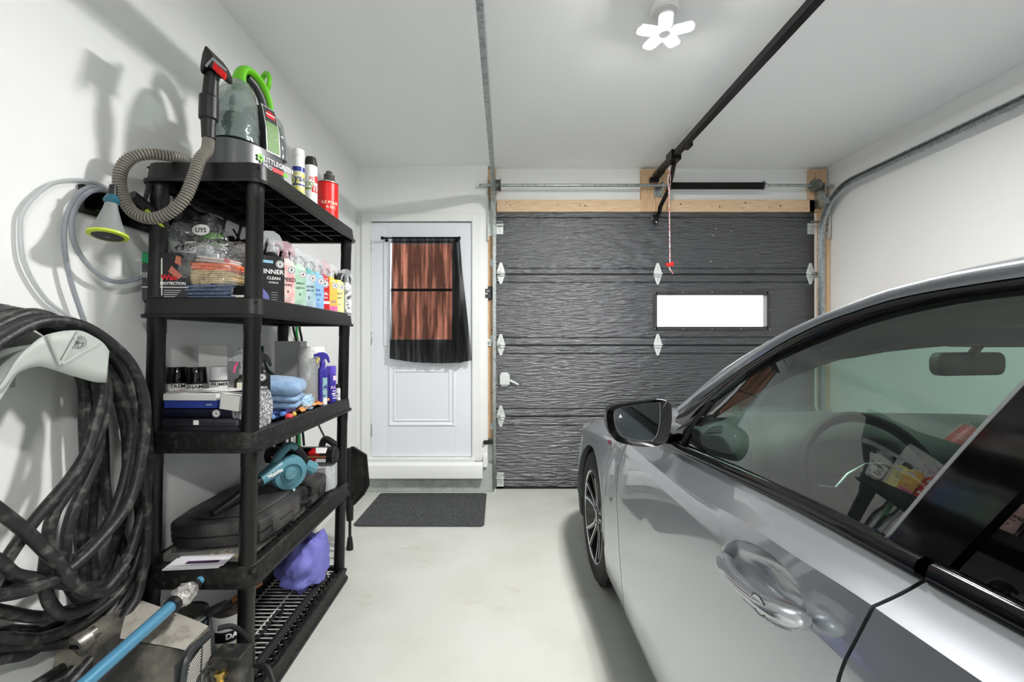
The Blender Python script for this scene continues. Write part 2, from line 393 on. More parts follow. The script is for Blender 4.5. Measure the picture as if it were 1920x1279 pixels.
for si, (a, c) in enumerate(secs):
    zs = [a, a+.006]
    gs = [g for g in grooves if a < g < c]
    for g in gs: zs += [g-.008, g-.004, g-.0025, g+.0025, g+.004, g+.008]
    zs += [c-.006, c]
    if si == 2: zs += [HZ0, HZ1]
    zs = sorted(zs)
    def yy(z):
        if abs(z-a) < 1e-6 or abs(z-c) < 1e-6: return YF+.012
        for g in gs:
            if abs(z-g) < .003: return YF+.008
            if abs(z-g) < .005: return YF-.003
        return YF
    xs = [GX0] + ([HX0, HX1] if si == 2 else []) + [GX1]
    b = MB(m_gd)
    for i in range(len(zs)-1):
        for j in range(len(xs)-1):
            if si == 2 and xs[j] == HX0 and HZ0-1e-6 <= zs[i] < HZ1-1e-6: continue
            z0_, z1_ = zs[i], zs[i+1]
            b.quad((xs[j], yy(z0_), z0_), (xs[j+1], yy(z0_), z0_), (xs[j+1], yy(z1_), z1_), (xs[j], yy(z1_), z1_))
    if si == 2:
        for (p0, p1) in (((HX0,HZ0),(HX1,HZ0)), ((HX1,HZ0),(HX1,HZ1)), ((HX1,HZ1),(HX0,HZ1)), ((HX0,HZ1),(HX0,HZ0))):
            b.quad((p0[0],YF,p0[1]), (p1[0],YF,p1[1]), (p1[0],YF+.04,p1[1]), (p0[0],YF+.04,p0[1]))
        b.bx(GX0, HX0, YF+.035, YF+.045, a, c).bx(HX1, GX1, YF+.035, YF+.045, a, c).bx(HX0, HX1, YF+.035, YF+.045, a, HZ0).bx(HX0, HX1, YF+.035, YF+.045, HZ1, c)
    else: b.bx(GX0, GX1, YF+.035, YF+.045, a, c)
    for xx in (GX0, GX1): b.quad((xx,YF,a), (xx,YF+.045,a), (xx,YF+.045,c), (xx,YF,c))
    b.quad((GX0,YF+.012,a), (GX1,YF+.012,a), (GX1,YF+.045,a), (GX0,YF+.045,a)); b.quad((GX0,YF+.012,c), (GX1,YF+.012,c), (GX1,YF+.045,c), (GX0,YF+.045,c))
    b.build('door_panel', gd, flat=True)
for k_, z_ in enumerate((gz(780), gz(647), gz(514))):  # backing strips added behind the seams to stop daylight leaking through
    MB(m_blk2).bx(GX0, GX1, YF+.012, YF+.03, z_-.004, z_+.004).build('joint_backer', gd)
MB(m_blk2).bx(GX0, GX1, YF-.004, YF+.02, 0.0, .02).build('bottom_seal', gd)
b = MB(mat('charcoal_window_frame',(58,57,58),r=.4))
for (x0,x1,z0,z1) in ((HX0-.02,HX0+.012,HZ0-.02,HZ1+.02),(HX1-.012,HX1+.02,HZ0-.02,HZ1+.02),(HX0,HX1,HZ0-.02,HZ0+.01),(HX0,HX1,HZ1-.01,HZ1+.02)):
    b.bx(x0, x1, YF-.012, YF+.05, z0, z1)
b.use(m_zinc)
for k in range(5):
    x = lerp(HX0-.012, HX1+.012, k/4)
    for z in (HZ0-.011, HZ1+.012): b.sphere((x, YF-.012, z), .004, 8, 4)
for z in (HZ0+.15,): b.sphere((HX1+.012, YF-.012, z), .004, 8, 4)
wfr = b.build('window_frame', gd, bevel=.002)
plabel(wfr, 'dark screwed frame round the bright window')
MB(m_pane).bx(HX0, HX1, YF+.02, YF+.024, HZ0, HZ1).build('pane', gd)
def hinge(px, py, side=0):
    c = P(px, py, YF)
    b = MB(m_zinc)
    hw, hh = .034, .094
    pts = [(0,hh),(.010,hh-.004),(hw,.018),(hw,-.018),(.010,-hh+.004),(0,-hh),(-.010,-hh+.004),(-hw,-.018),(-hw,.018),(-.010,hh-.004)][::-1]
    b.prism([(c.x+x, c.z+z) for x, z in pts], YF-.005, YF-.0005, 'Y')
    b.lathe([(.008,-.038),(.008,.038)], c=(c.x, YF-.012, c.z), n=10, axis='X')
    b.lathe([(.008,-.03),(.008,.03)], c=(c.x, YF-.010, c.z-.02), n=10, axis='X')
    b.use(m_bsteel)
    for z in (.06, .045, .03, -.035, -.05, -.065): b.lathe([(.004, YF-.0062),(.003, YF-.0066)], c=(c.x, 0, c.z+z), n=8, axis='Y')
    if side:
        b.use(m_galv).lathe([(.006,0),(.006,.075*side)] if side > 0 else [(.006,.075*side),(.006,0)], c=(c.x, YF-.03, c.z), n=10, axis='X')
        b.bx(min(c.x, c.x+.03*side), max(c.x, c.x+.03*side), YF-.04, YF-.006, c.z-.012, c.z+.012)
    b.build('hinge', gd, bevel=.001)
for px, py, s in ((939,512,-1),(939,646,-1),(939,780,-1),(1233,513,0),(1233,646,0),(1519,513,1)): hinge(px, py, s)
def cornerbr(px, py, s, hh):
    c = P(px, py, YF); b = MB(m_zinc)
    b.bx(c.x-.03, c.x+.03, YF-.004, YF-.0005, c.z-hh, c.z+hh*.9)
    b.bx(c.x-.035, c.x+.035, YF-.045, YF-.004, c.z+hh*.35, c.z+hh*.35+.006)
    b.prism([(c.x-.03, c.z-hh*.6), (c.x-.026, c.z-hh*.6), (c.x-.026, c.z+hh*.4), (c.x-.03, c.z+hh*.4)], YF-.04, YF-.004, 'Y')
    b.use(m_galv).lathe([(.007,-.045),(.007,.05)] , c=(c.x+.02*s, YF-.035, c.z+(.0 if hh > .09 else .05)), n=10, axis='X')
    b.use(m_bsteel)
    for z in (-.6, -.3, .2): b.lathe([(.004, YF-.0045),(.003, YF-.0052)], c=(c.x, 0, c.z+z*hh), n=8, axis='Y')
    b.build('roller_bracket', gd, bevel=.001)
cornerbr(937, 428, -1, .05); cornerbr(938, 900, -1, .075); cornerbr(1520, 428, 1, .05)
c = P(946, 711, YF)
b = MB(m_zinc).bx(c.x-.042, c.x+.045, YF-.03, YF-.001, c.z-.045, c.z+.045).bx(c.x-.03, c.x+.03, YF-.012, YF-.001, c.z-.062, c.z+.062)
b.prism([(c.x+.04,c.z-.012),(c.x+.12,c.z-.05),(c.x+.125,c.z-.035),(c.x+.05,c.z+.004)][::-1], YF-.035, YF-.028, 'Y')
plabel(b.build('lock', gd, bevel=.003), 'white side latch with its lever')
b = MB(m_bsteel).use(mat('scuff_mark',(190,190,188),r=.7))
for px, py, r in ((1342,428,1.2),(1333,490,1.2),(1361,502,1.2),(1371,433,1),(1337,441,1.2),(1224,409,3)):
    q = P(px, py, YF); b.lathe([(r*.004, YF-.0006),(r*.003, YF-.0008)], c=(q.x,0,q.z), n=7, axis='Y')
b.build('scuffs', gd)
# ---- tracks
def channel(path, x, wd, dp, th=.0025, s=1):
    """U channel swept along a path in the YZ plane, mouth towards s*X"""
    prof = [(s*dp, wd/2), (0, wd/2), (0, -wd/2), (s*dp, -wd/2), (s*dp, -wd/2+.008)]
    prof = [(s*dp, wd/2-.008)] + prof
    rings = []
    for i, p in enumerate(path):
        a = path[max(i-1, 0)]; c = path[min(i+1, len(path)-1)]
        t = (V(c)-V(a)).normalized(); nrm = V((0, -t.z, t.y))
        rings.append([V(p) + V((q[0], 0, 0)) + nrm*q[1] for q in prof])
    return rings
def track(x, s, label):
    TZ, R, YV = 2.526, .34, 3.745
    path = [V((x, YV, .03)), V((x, YV, .8)), V((x, YV, 1.6)), V((x, YV, TZ-R))]
    for k in range(1, 15):
        a = PI/2*k/14; path.append(V((x, YV-R+R*math.cos(a), TZ-R+R*math.sin(a))))
    path += [V((x, 2.4, TZ+.004)), V((x, 1.2, TZ+.008)), V((x, -1.0, TZ+.012))]
    t = thing('garage_door_track', label, 'track', (x, YV, 0.03))
    b = MB(m_galv).loft(channel(path, x, .052, .024, s=s), cap=False, closed=False)
    b.build('track', t, solid=.0025)
    # brackets on the jamb
    b = MB(m_galv)
    for z in (.55, 1.3, 1.95): MB(m_galv).bx(x-.014*s-.012, x-.014*s+.012, YV+.02, YV+.035, z-.03, z+.03).build('jamb_bracket', t, bevel=.001)
    MB(m_galv).bx(x-.003, x+.003, -.615, -.585, TZ+.03, ZC).build('ceiling_hanger', t)
    b = MB(m_zinc)
    zz = 2.18 if s > 0 else 2.2
    b.bx(x-.04*s-.003, x-.04*s+.003, YV-.03, YV+.03, zz-.05, zz+.33).bx(min(x-.04*s, x), max(x-.04*s, x), YV+.024, YV+.028, zz, zz+.3)
    b.use(m_bsteel)
    for k in range(5): b.box((x-.04*s+.0035*s, YV, zz+.02+.05*k), (.001, .008, .022))
    b.build('flag_bracket', t, bevel=.001)
    return t
track(-.107, 1, 'galvanised steel door track on the jamb beside the white door')
track(2.70, -1, 'galvanised steel door track curving along the right wall')
# ---- torsion shaft
zs_ = P(0,347,3.70).z
t = thing('torsion_shaft', 'galvanised torsion shaft with one black spring above the garage door', 'spring shaft', (1.3, 3.70, zs_))
MB(m_galv).lathe([(.0127,P(898,0,3.7).x),(.0127,P(1562,0,3.7).x)], c=(0,3.70,zs_), n=14, axis='X').build('shaft', t)
x0, x1 = P(1256,0,3.7).x, P(1430,0,3.7).x
b = MB(mat('oiled_spring_steel',(16,16,17),r=.3,m=.5)); prof = []
n = 62
for k in range(n):
    xa = lerp(x0, x1, k/n); w = (x1-x0)/n
    prof += [(.024, xa), (.0295, xa+w*.3), (.0295, xa+w*.7), (.024, xa+w)]
b.lathe(prof, c=(0,3.70,zs_-.004), n=18, axis='X'); plabel(b.build('spring', t, sharp=60), 'black coiled spring')
b = MB(m_galv).lathe([(.027,x1),(.036,x1+.002),(.036,x1+.010),(.022,x1+.012),(.022,x1+.03)], c=(0,3.70,zs_), n=18, axis='X')
for a in (0, 1.57, 3.14, 4.71): b.lathe([(.005,0),(.005,.012)], c=(x1+.006, 3.70+.036*math.cos(a), zs_+.036*math.sin(a)-.006), n=6)
b.build('winding_cone', t)
xa = P(1236,0,3.74).x
b = MB(m_galv).bx(xa-.03, xa+.04, 3.765, 3.779, zs_-.075, zs_+.03).bx(xa+.01, xa+.016, 3.69, 3.77, zs_-.06, zs_+.025).lathe([(.03,xa+.005),(.03,xa+.02)], c=(0,3.70,zs_), n=16, axis='X')
b.build('centre_bracket', t, bevel=.002)
for xx, lab in ((P(1529,0,3.7).x, 1), (-.06, 0)):
    b = MB(mat('cast_aluminium_dull',(120,122,118),r=.5,m=.6,alt=(80,84,80),ns=30))
    b.lathe([(.028,xx-.03),(.050,xx-.026),(.050,xx-.02),(.045,xx-.018),(.045,xx-.012),(.048,xx-.01),(.044,xx-.002),(.048,xx+.004),(.044,xx+.010),(.052,xx+.014),(.052,xx+.02),(.02,xx+.02)], c=(0,3.70,zs_), n=20, axis='X')
    b.build('cable_drum', t)
MB(m_galv).bx(2.655, 2.661, 3.66, 3.784, 2.41, 2.60).bx(2.655, 2.74, 3.655, 3.661, 2.42, 2.475).build('bearing_plate', t, bevel=.001)
MB(m_galv).bx(-.125, -.119, 3.66, 3.774, 2.41, 2.66).build('bearing_plate', t, bevel=.001)
# ---- opener rail with arm and cord
OX, OZ = 1.275, 2.685
t = thing('garage_door_opener', 'black ceiling rail of the garage door opener with red pull cord', 'opener rail', (OX, 3.7, OZ))
MB(m_bsteel).bx(OX-.017, OX+.017, -1.2, 3.76, OZ-.022, OZ+.022).bx(OX-.022, OX+.022, -1.2, 3.76, OZ-.024, OZ-.018).build('rail', t, bevel=.002)
MB(m_galv).tube([(OX+.03, -1.2, OZ+.012), (OX+.03, 3.4, OZ+.012)], .0035, 6).build('chain', t)
b = MB(m_bsteel).bx(OX-.045, OX+.03, 3.735, 3.779, OZ-.05, OZ-.012).bx(OX-.03, OX+.03, 3.60, 3.74, OZ-.03, OZ-.008)
b.build('header_bracket', t, bevel=.003)
MB(m_bsteel).bx(OX-.03, OX+.045, 3.30, 3.42, OZ-.04, OZ+.035).build('trolley', t, bevel=.003)
MB(m_bsteel).bx(OX+.0, OX+.055, 3.12, 3.2, OZ-.02, OZ+.04).build('chain_link_block', t, bevel=.003)
cc = P(1231, 407, 3.76)
arm = spline([(OX+.035, 3.42, OZ-.03), (OX+.025, 3.45, OZ-.12), (OX+.012, 3.50, OZ-.22), (OX-.005, 3.60, OZ-.30), (cc.x+.01, 3.72, cc.z+.035), (cc.x, 3.775, cc.z)], 5)
MB(m_bsteel).tube(arm, .011, 6, flat=1.6).build('arm', t)
b = MB(m_bsteel).bx(cc.x-.02, cc.x+.02, 3.765, 3.808, cc.z-.05, cc.z+.03)
b.use(m_zinc)
for z in (.022, -.042): b.sphere((cc.x, 3.76, cc.z+z), .008, 10, 6)
b.build('door_bracket', t, bevel=.003)
m_cord = mat('red_white_cord', (206,120,122), r=.7, alt=(235,225,222), ns=90, nlo=.48, nhi=.52)
c0 = P(1254, 312, 3.42); c1 = P(1256, 492, 3.42)
cord = spline([c0, c0+V((.004,0,-.04)), c0+V((-.006,0,-.1)), lerp(c0,c1,.4), c1, P(1255,502,3.42), P(1262,513,3.42)], 6)
MB(m_cord).tube(cord, .004, 6).tube(spline([c0, c0+V((.012,0,-.08)), c0+V((.004,0,-.2)), c0+V((0,0,-.3))], 5), .003, 6).build('pull_cord', t)
plabel(MB(m_redp).bx(c1.x-.03, c1.x+.028, 3.41, 3.43, c1.z-.028, c1.z-.004).bx(c1.x+.005, c1.x+.026, 3.405, 3.435, c1.z-.018, c1.z+.004).build('cord_handle', t, bevel=.004), 'small red handle on the cord')
# ---- wall button on the jamb
q = P(915, 549, 3.765)
t = thing('opener_button', 'black push-button box fixed to the pine jamb', 'wall button', (q.x, 3.775, q.z-.055))
MB(m_black).bx(q.x-.035, q.x+.035, 3.752, 3.7749, q.z-.057, q.z+.057).build('body', t, bevel=.006)
b = MB(mat('dark_grey_plastic',(60,62,64),r=.4)).bx(q.x-.024, q.x+.024, 3.748, 3.753, q.z-.002, q.z+.035).bx(q.x-.024, q.x+.024, 3.749, 3.753, q.z-.045, q.z-.012)
b.use(m_winkk).bx(q.x-.01, q.x+.01, 3.7475, 3.7482, q.z+.012, q.z+.018)
b.build('button', t, bevel=.002)
q = P(917, 642, 3.765)
tag(MB(m_zinc).bx(q.x-.022, q.x+.022, 3.758, 3.7749, q.z-.03, q.z+.03).use(m_galv).lathe([(.012,3.745),(.012,3.758)], c=(q.x,0,q.z), n=12, axis='Y').build('safety_sensor', bevel=.003), 'small pale sensor box on the pine jamb below the button', 'sensor')
q = P(916, 829, 3.74)
tag(MB(m_black).bx(q.x-.04, q.x+.03, 3.74, 3.7745, q.z-.018, q.z+.016).bx(q.x-.045, q.x-.02, 3.72, 3.76, q.z-.012, q.z+.01).lathe([(.013,3.69),(.013,3.73)], c=(q.x+.03,0,q.z+.005), n=10, axis='Y').build('cable_clamp', bevel=.003), 'small black clamp at the foot of the pine jamb', 'clamp')
# ---- ceiling light
lc = P(1246, 65, 1.97); LX, LY, LZ = lc.x, 1.97, lc.z
t = thing('ceiling_light', 'white ceiling light with five glowing wings above the car', 'ceiling light', (LX, LY, ZC))
m_led = mat('lit_panel', (255,253,250), emit=BULB)
def light(t, LX, LY):
    b = MB(m_wht).lathe([(.055,ZC-.028),(.062,ZC-.02),(.062,ZC-.0005)], c=(LX,LY,0), n=28).lathe([(.020,LZ+.02),(.020,ZC-.02)], c=(LX,LY,0), n=16).lathe([(.026,LZ+.002),(.030,LZ+.010),(.030,LZ+.025),(.020,LZ+.03)], c=(LX,LY,0), n=20)
    b.build('canopy', t)
    for k, a in enumerate((186, 112, 48, -18, 254)):
        M_ = TR(LX, LY, LZ+.012, rz=math.radians(a)) @ TR(.026, 0, 0, ry=math.radians(-3))
        w = MB(m_wht).at(M_)
        w.prism(rrect(.0, .098, -.029, .029, .020, 5), -.004, .004, 'Z')
        for q_ in range(6): w.bx(.012+.014*q_, .015+.014*q_, -.022, .022, .004, .011)
        w.build('lamp_wing', t)
        MB(m_led).at(M_).prism(rrect(.006, .093, -.025, .025, .018, 5), -.0065, -.0041, 'Z').build('led_panel', t)
light(t, LX, LY)
t = thing('ceiling_light', 'added fill light with five glowing wings, unseen behind the camera', 'ceiling light', (LX, -1.3, ZC))
light(t, LX, -1.3)  # second fixture, added out of view to fill the near end with light
# ---- mat
m_mat = mat('charcoal_carpet', (52,54,55), r=.95, alt=(84,86,87), ns=140, nlo=.45, nhi=.6, bump=.6, bs=260, bdist=.004)
b = MB(m_mat).prism([(-1.045,3.66),(-1.055,3.05),(-1.03,3.03),(-.165,3.025),(-.148,3.05),(-.158,3.66),(-.18,3.675),(-1.03,3.675)][::-1], .0005, .011, 'Z')
tag(b.build('doormat', bevel=.004), 'charcoal carpet doormat on the floor below the white door', 'doormat')
# ---- curtain
yr = 3.685
t = thing('curtain_rod', 'thin black curtain rod across the white door', 'curtain rod', (P(790,0,yr).x, yr, P(0,446,yr).z))
zr = P(0,446,yr).z; rx0, rx1 = P(717,0,yr).x, P(861,0,yr).x
MB(m_bsteel).lathe([(.006,rx0),(.006,rx1)], c=(0,yr,zr), n=10, axis='X').build('rod', t)
for xx in (rx0, rx1):
    MB(m_bsteel).lathe([(.011,xx-.012),(.014,xx-.006),(.014,xx+.006),(.011,xx+.012)], c=(0,yr,zr), n=12, axis='X').build('finial', t)
    MB(m_bsteel).bx(xx+(.015 if xx==rx0 else -.03), xx+(.03 if xx==rx0 else -.015), yr-.004, YD-.012, zr-.008, zr+.008).bx(xx+(.01 if xx==rx0 else -.035), xx+(.035 if xx==rx0 else -.01), YD-.016, YD-.0125, zr-.02, zr+.02).build('bracket', t)
M = bpy.data.materials.new('sheer_black_fabric'); M.use_nodes = True; nt = M.node_tree; pb = nt.nodes['Principled BSDF']
pb.inputs['Base Color'].default_value = RGB((5,5,6)); pb.inputs['Roughness'].default_value = .8; pb.inputs['Specular IOR Level'].default_value = .2
tr = nt.nodes.new('ShaderNodeBsdfTransparent'); mx = nt.nodes.new('ShaderNodeMixShader')
tc = nt.nodes.new('ShaderNodeTexCoord'); mp = nt.nodes.new('ShaderNodeMapping'); mp.inputs['Scale'].default_value = (16, 1, 1.2)
no = nt.nodes.new('ShaderNodeTexNoise'); no.inputs['Scale'].default_value = 1.6; no.inputs['Detail'].default_value = 2
mr = nt.nodes.new('ShaderNodeMapRange'); mr.inputs[1].default_value = .45; mr.inputs[2].default_value = .72; mr.inputs[3].default_value = .05; mr.inputs[4].default_value = .30
nt.links.new(tc.outputs['Object'], mp.inputs[0]); nt.links.new(mp.outputs[0], no.inputs[0]); nt.links.new(no.outputs[0], mr.inputs[0]); nt.links.new(mr.outputs[0], mx.inputs[0])
nt.links.new(pb.outputs[0], mx.inputs[1]); nt.links.new(tr.outputs[0], mx.inputs[2]); nt.links.new(mx.outputs[0], nt.nodes['Material Output'].inputs[0])
m_sheer = M
rows = []
nx = 120
for i in range(41):
    v = i/40; row = []
    xl = lerp(735, 730, v); xr = interp(v, [(0,862),(.25,866),(.6,875),(1,885)])
    for j in range(nx+1):
        u = j/nx
        amp = .006 + .010*v
        y = yr - .004 + amp*math.sin(u*2*PI*9 + 1.5*math.sin(3*v)) *(.4+.6*u) + .006*math.sin(u*2*PI*3+2)
        px_ = lerp(xl, xr, u); py_ = lerp(444, interp(u, [(0,672),(.3,679),(.6,681),(.85,680),(1,675)]), v)
        q = P(px_, py_, yr); row.append((q.x, min(y, 3.735) if v > .05 else lerp(yr-.008, y, v*20) , q.z))
    rows.append(row)
tag(MB(m_sheer).grid(rows).build('curtain', sharp=80), 'black sheer curtain hanging over the window of the white door', 'curtain')
# ================================================================ car
XC = 1.365
m_paint = mat('silver_grey_car_paint', (168,172,178), r=0.30, m=0.8, coat=1.0, spec=.5, coatior=1.85)
m_gloss = mat('gloss_black_trim', (8,8,9), r=0.08, spec=.45)
m_blackm = mat('black_underbody', (9,9,9), r=0.8)
m_carglass = film('car_glass', tint=(120,130,125), haze=0.05, fac=2.2, r=0.0, tr=(198,214,207))
m_wsglass = film('windscreen_glass', tint=(120,130,125), haze=0.02, fac=1.0, r=0.0, tr=(196,222,212))
m_dkglass = film('privacy_glass', tint=(10,10,10), haze=0.5, fac=2.0, r=0.0, tr=(40,40,42))
m_dash = mat('dash_grey', (58,60,60), r=.65, bump=.1, bs=300)
m_cabin = mat('cabin_dark', (34,34,35), r=.7)
m_liner = mat('headliner_grey', (66,66,65), r=.9)
m_tyre = mat('tyre_rubber', (26,26,27), r=.75)
m_alloy = mat('machined_alloy', (205,207,208), r=.22, m=.9)
m_alloyb = mat('black_alloy', (14,14,15), r=.25, coat=.6)
car = thing('car', 'silver grey sedan parked beside the shelving, facing the charcoal garage door', 'car', (XC, 0.9, 0))
YW, RW, ZW, RARCH = 2.38, .335, .335, .372
YWR = -.47
FG = [(.1,1.72),(.2,1.72),(.35,1.74),(.5,1.78),(.65,1.83),(.78,1.825),(.86,1.76),(.95,1.69)]
RG = [(.1,.70),(.3,.68),(.5,.665),(.7,.64),(.8,.624),(.92,.588),(.975,.568)]
QG = [(.1,-.05),(.45,-.07),(.6,-.13),(.75,-.32),(.9,-.40),(1.0,-.38)]
LOW = [(.52,.15),(.472,.20),(.457,.27),(.450,.40),(.452,.52),(.457,.64),(.464,.74),(.472,.82),(.481,.873)]
def kc(Y):
    """how far the plan view has turned in towards the centre line"""
    if Y > 2.7: return interp(Y, [(2.7,0),(2.8,.012),(2.9,.045),(3.0,.12),(3.08,.24),(3.14,.42),(3.18,.65),(3.2,1)])
    if Y < -1.0: return interp(-Y, [(1.0,0),(1.15,.02),(1.3,.1),(1.4,.25),(1.46,.5),(1.5,1)])
    return 0
def creaseXZ(Y):
    return (sint(Y, [(-1.5,.50),(-.6,.50),(.6,.49),(1.15,.489),(1.72,.489),(2.05,.472),(2.4,.464),(2.7,.474),(3.2,.50)]),
            sint(Y, [(-1.5,.95),(-.6,.945),(.59,.925),(.75,.915),(.92,.907),(1.15,.879),(1.72,.864),(2.05,.835),(2.4,.79),(2.7,.74),(2.95,.68),(3.2,.60)]))
def beltXZ(Y):
    return (sint(Y, [(-1.5,.60),(-.6,.56),(.3,.545),(.57,.543),(1.2,.543),(1.5,.545),(1.73,.55),(2.0,.545),(2.4,.532),(2.7,.56),(3.2,.66)]),
            sint(Y, [(-1.5,1.0),(-.6,.985),(.3,.974),(.57,.968),(.84,.961),(1.2,.940),(1.5,.918),(1.73,.905),(2.0,.887),(2.4,.850),(2.7,.805),(2.95,.74),(3.2,.63)]))
def side(Y, s):
    """s 0..1: sill to crease, 1..2: crease to belt, on the left flank"""
    cxz = creaseXZ(Y); bxz = beltXZ(Y)
    if s <= 1:
        n = len(LOW); tab = LOW + [cxz]
        # follow the crease downwards towards the nose
        f = (cxz[1]-.15)/(.905-.15)
        t = s*n; i = min(int(t), n-1); u = t-i
        p0 = tab[max(i-1,0)]; p1 = tab[i]; p2 = tab[i+1]; p3 = tab[min(i+2,n)]
        def cr(a,b,c,d): return .5*((2*b)+(c-a)*u+(2*a-5*b+4*c-d)*u*u+(3*b-a-3*c+d)*u**3)
        X = cr(p0[0],p1[0],p2[0],p3[0]); Z = cr(p0[1],p1[1],p2[1],p3[1])
        if i < n-1 or True:
            if Y > 1.73:
                w = min(1, (Y-1.73)/.3); Zs = .15+(min(Z,.905)-.15)*f
                Z = lerp(Z, Zs, w) if s < 1 else Z
    else:
        u = s-1
        X = lerp(cxz[0], bxz[0], u) + .0015*math.sin(PI*u); Z = lerp(cxz[1], bxz[1], u) - .0015*math.sin(PI*u)
    # lower flank scoops in behind the front wheel
    if s < .8 and Y < 2.0: X += .012*math.sin(PI*s/.8)*interp(Y, [(-.2,0),(.2,1),(1.5,1),(2.0,0)])*(1 if s > .2 else s/.2)
    if abs(Y-YW) < .5 and s < 1: X -= .010*(1-(abs(Y-YW)/.5)**2)*min(1,s*1.5)
    if abs(Y-YWR) < .5 and s < 1: X -= .010*(1-(abs(Y-YWR)/.5)**2)*min(1,s*1.5)
    k = kc(Y)
    X = lerp(X, XC, k)
    return X, Z
HC = (.829, .829)
def pocket(Y, Z):
    dy, dz = Y-HC[0], Z-HC[1]; a = dy*.993 - dz*.12; c = dz*.993 + dy*.12
    q = (a/.134)**2 + (c/.058)**2
    if q >= 1: return 0
    return .052*(1-q**1.6)
def flank(name, ya, yb, ncol, nrow, ga=None, gb=None, arch=None, mirror=False, pock=False, off=0, m=None, smin=0, smax=2):
    """panel of the car's side between two shut lines"""
    cols = [ya + (yb-ya)*i/ncol for i in range(ncol+1)]
    if pock:
        cols = sorted(set([round(y, 5) for y in cols[::3] if not .66 < y < 1.0] + [ya, yb] + [.66 + .34*i/150 for i in range(151)]))
    if arch:
        e = 2e-4
        cols = [y for y in cols if abs(abs(y-arch)-RARCH) > .006]
        cols += [arch-RARCH-e, arch-RARCH+e, arch+RARCH-e, arch+RARCH+e] + [arch + RARCH*math.cos(PI*k/28) for k in range(1, 28)]
        cols = sorted(set(round(y, 5) for y in cols))
    ss = [smin + (1-smin)*i/nrow for i in range(nrow+1)] + [1+i/6*(smax-1) for i in range(1, 7)]
    if pock:
        ss = sorted(set([q_ for q_ in ss[::3] if not .66 < q_ < .995] + [0, 1.0] + [q_ for q_ in ss if q_ > 1] + [.66 + .335*i/90 for i in range(91)]))
    rows = []
    fl = .018
    for s in ss:
        row = []
        for ci, yc in enumerate(cols):
            z0 = side(yc, s)[1]
            Y = yc
            if ga: Y += (interp(z0, ga) - ya)*max(0, 1-(yc-ya)/.25 if yb > ya else 0)
            if gb: Y += (interp(z0, gb) - yb)*max(0, 1-(yb-yc)/.25)
            X, Z = side(Y, s)
            if arch and abs(yc-arch) < RARCH and s < 1:
                za = ZW + math.sqrt(max(0, RARCH**2-(yc-arch)**2)); zt = creaseXZ(Y)[1]; zb = .15
                Z = za + (Z-zb)*(zt-za)/(zt-zb)
                # sample flank at that height
                X = side(Y, max(0, min(1, (Z-.15)/(zt-.15))))[0] - .004*(1-s)
            if pock: X += pocket(Y, Z)
            row.append(V((X+off, Y, Z)))
        if ga: row = [row[0]+V((fl,.002,0)), ] + row
        if gb: row = row + [row[-1]+V((fl,-.002,0))]
        rows.append(row)
    if not off:
        rows.append([p + V((.022, 0, -.006)) for p in rows[-1]])
        if not arch: rows = [[p + V((.03,0,.0)) for p in rows[0]]] + rows
        else: rows = [[p + V((.03,0,0)) for p in rows[0]]] + rows
    if mirror: rows = [[V((2*XC-p.x, p.y, p.z)) for p in r] for r in rows]
    else: rows = rows[::-1]
    return MB(m or m_paint).grid(rows).build(name, car, sharp=24)
E = .003
def sh(tab, d): return [(z, y+d) for z, y in tab]
for mir in (False, True):
    flank('front_fender', 1.73+E, 3.2, 60, 22, ga=sh(FG, E), arch=YW, mirror=mir)
    flank('front_door', .62+E, 1.73-E, 190 if not mir else 30, 110 if not mir else 22, ga=sh(RG, E), gb=sh(FG, -E), mirror=mir, pock=not mir)
    flank('rear_door', -.10, .62-E, 40, 26, ga=sh(QG, E), gb=sh(RG, -E), mirror=mir)
    flank('rear_fender', -1.5, -.10, 60, 22, gb=sh(QG, -E), arch=YWR, mirror=mir)
    flank('inner_body', -.08, 1.95, 16, 10, mirror=mir, off=.072, m=m_blackm)
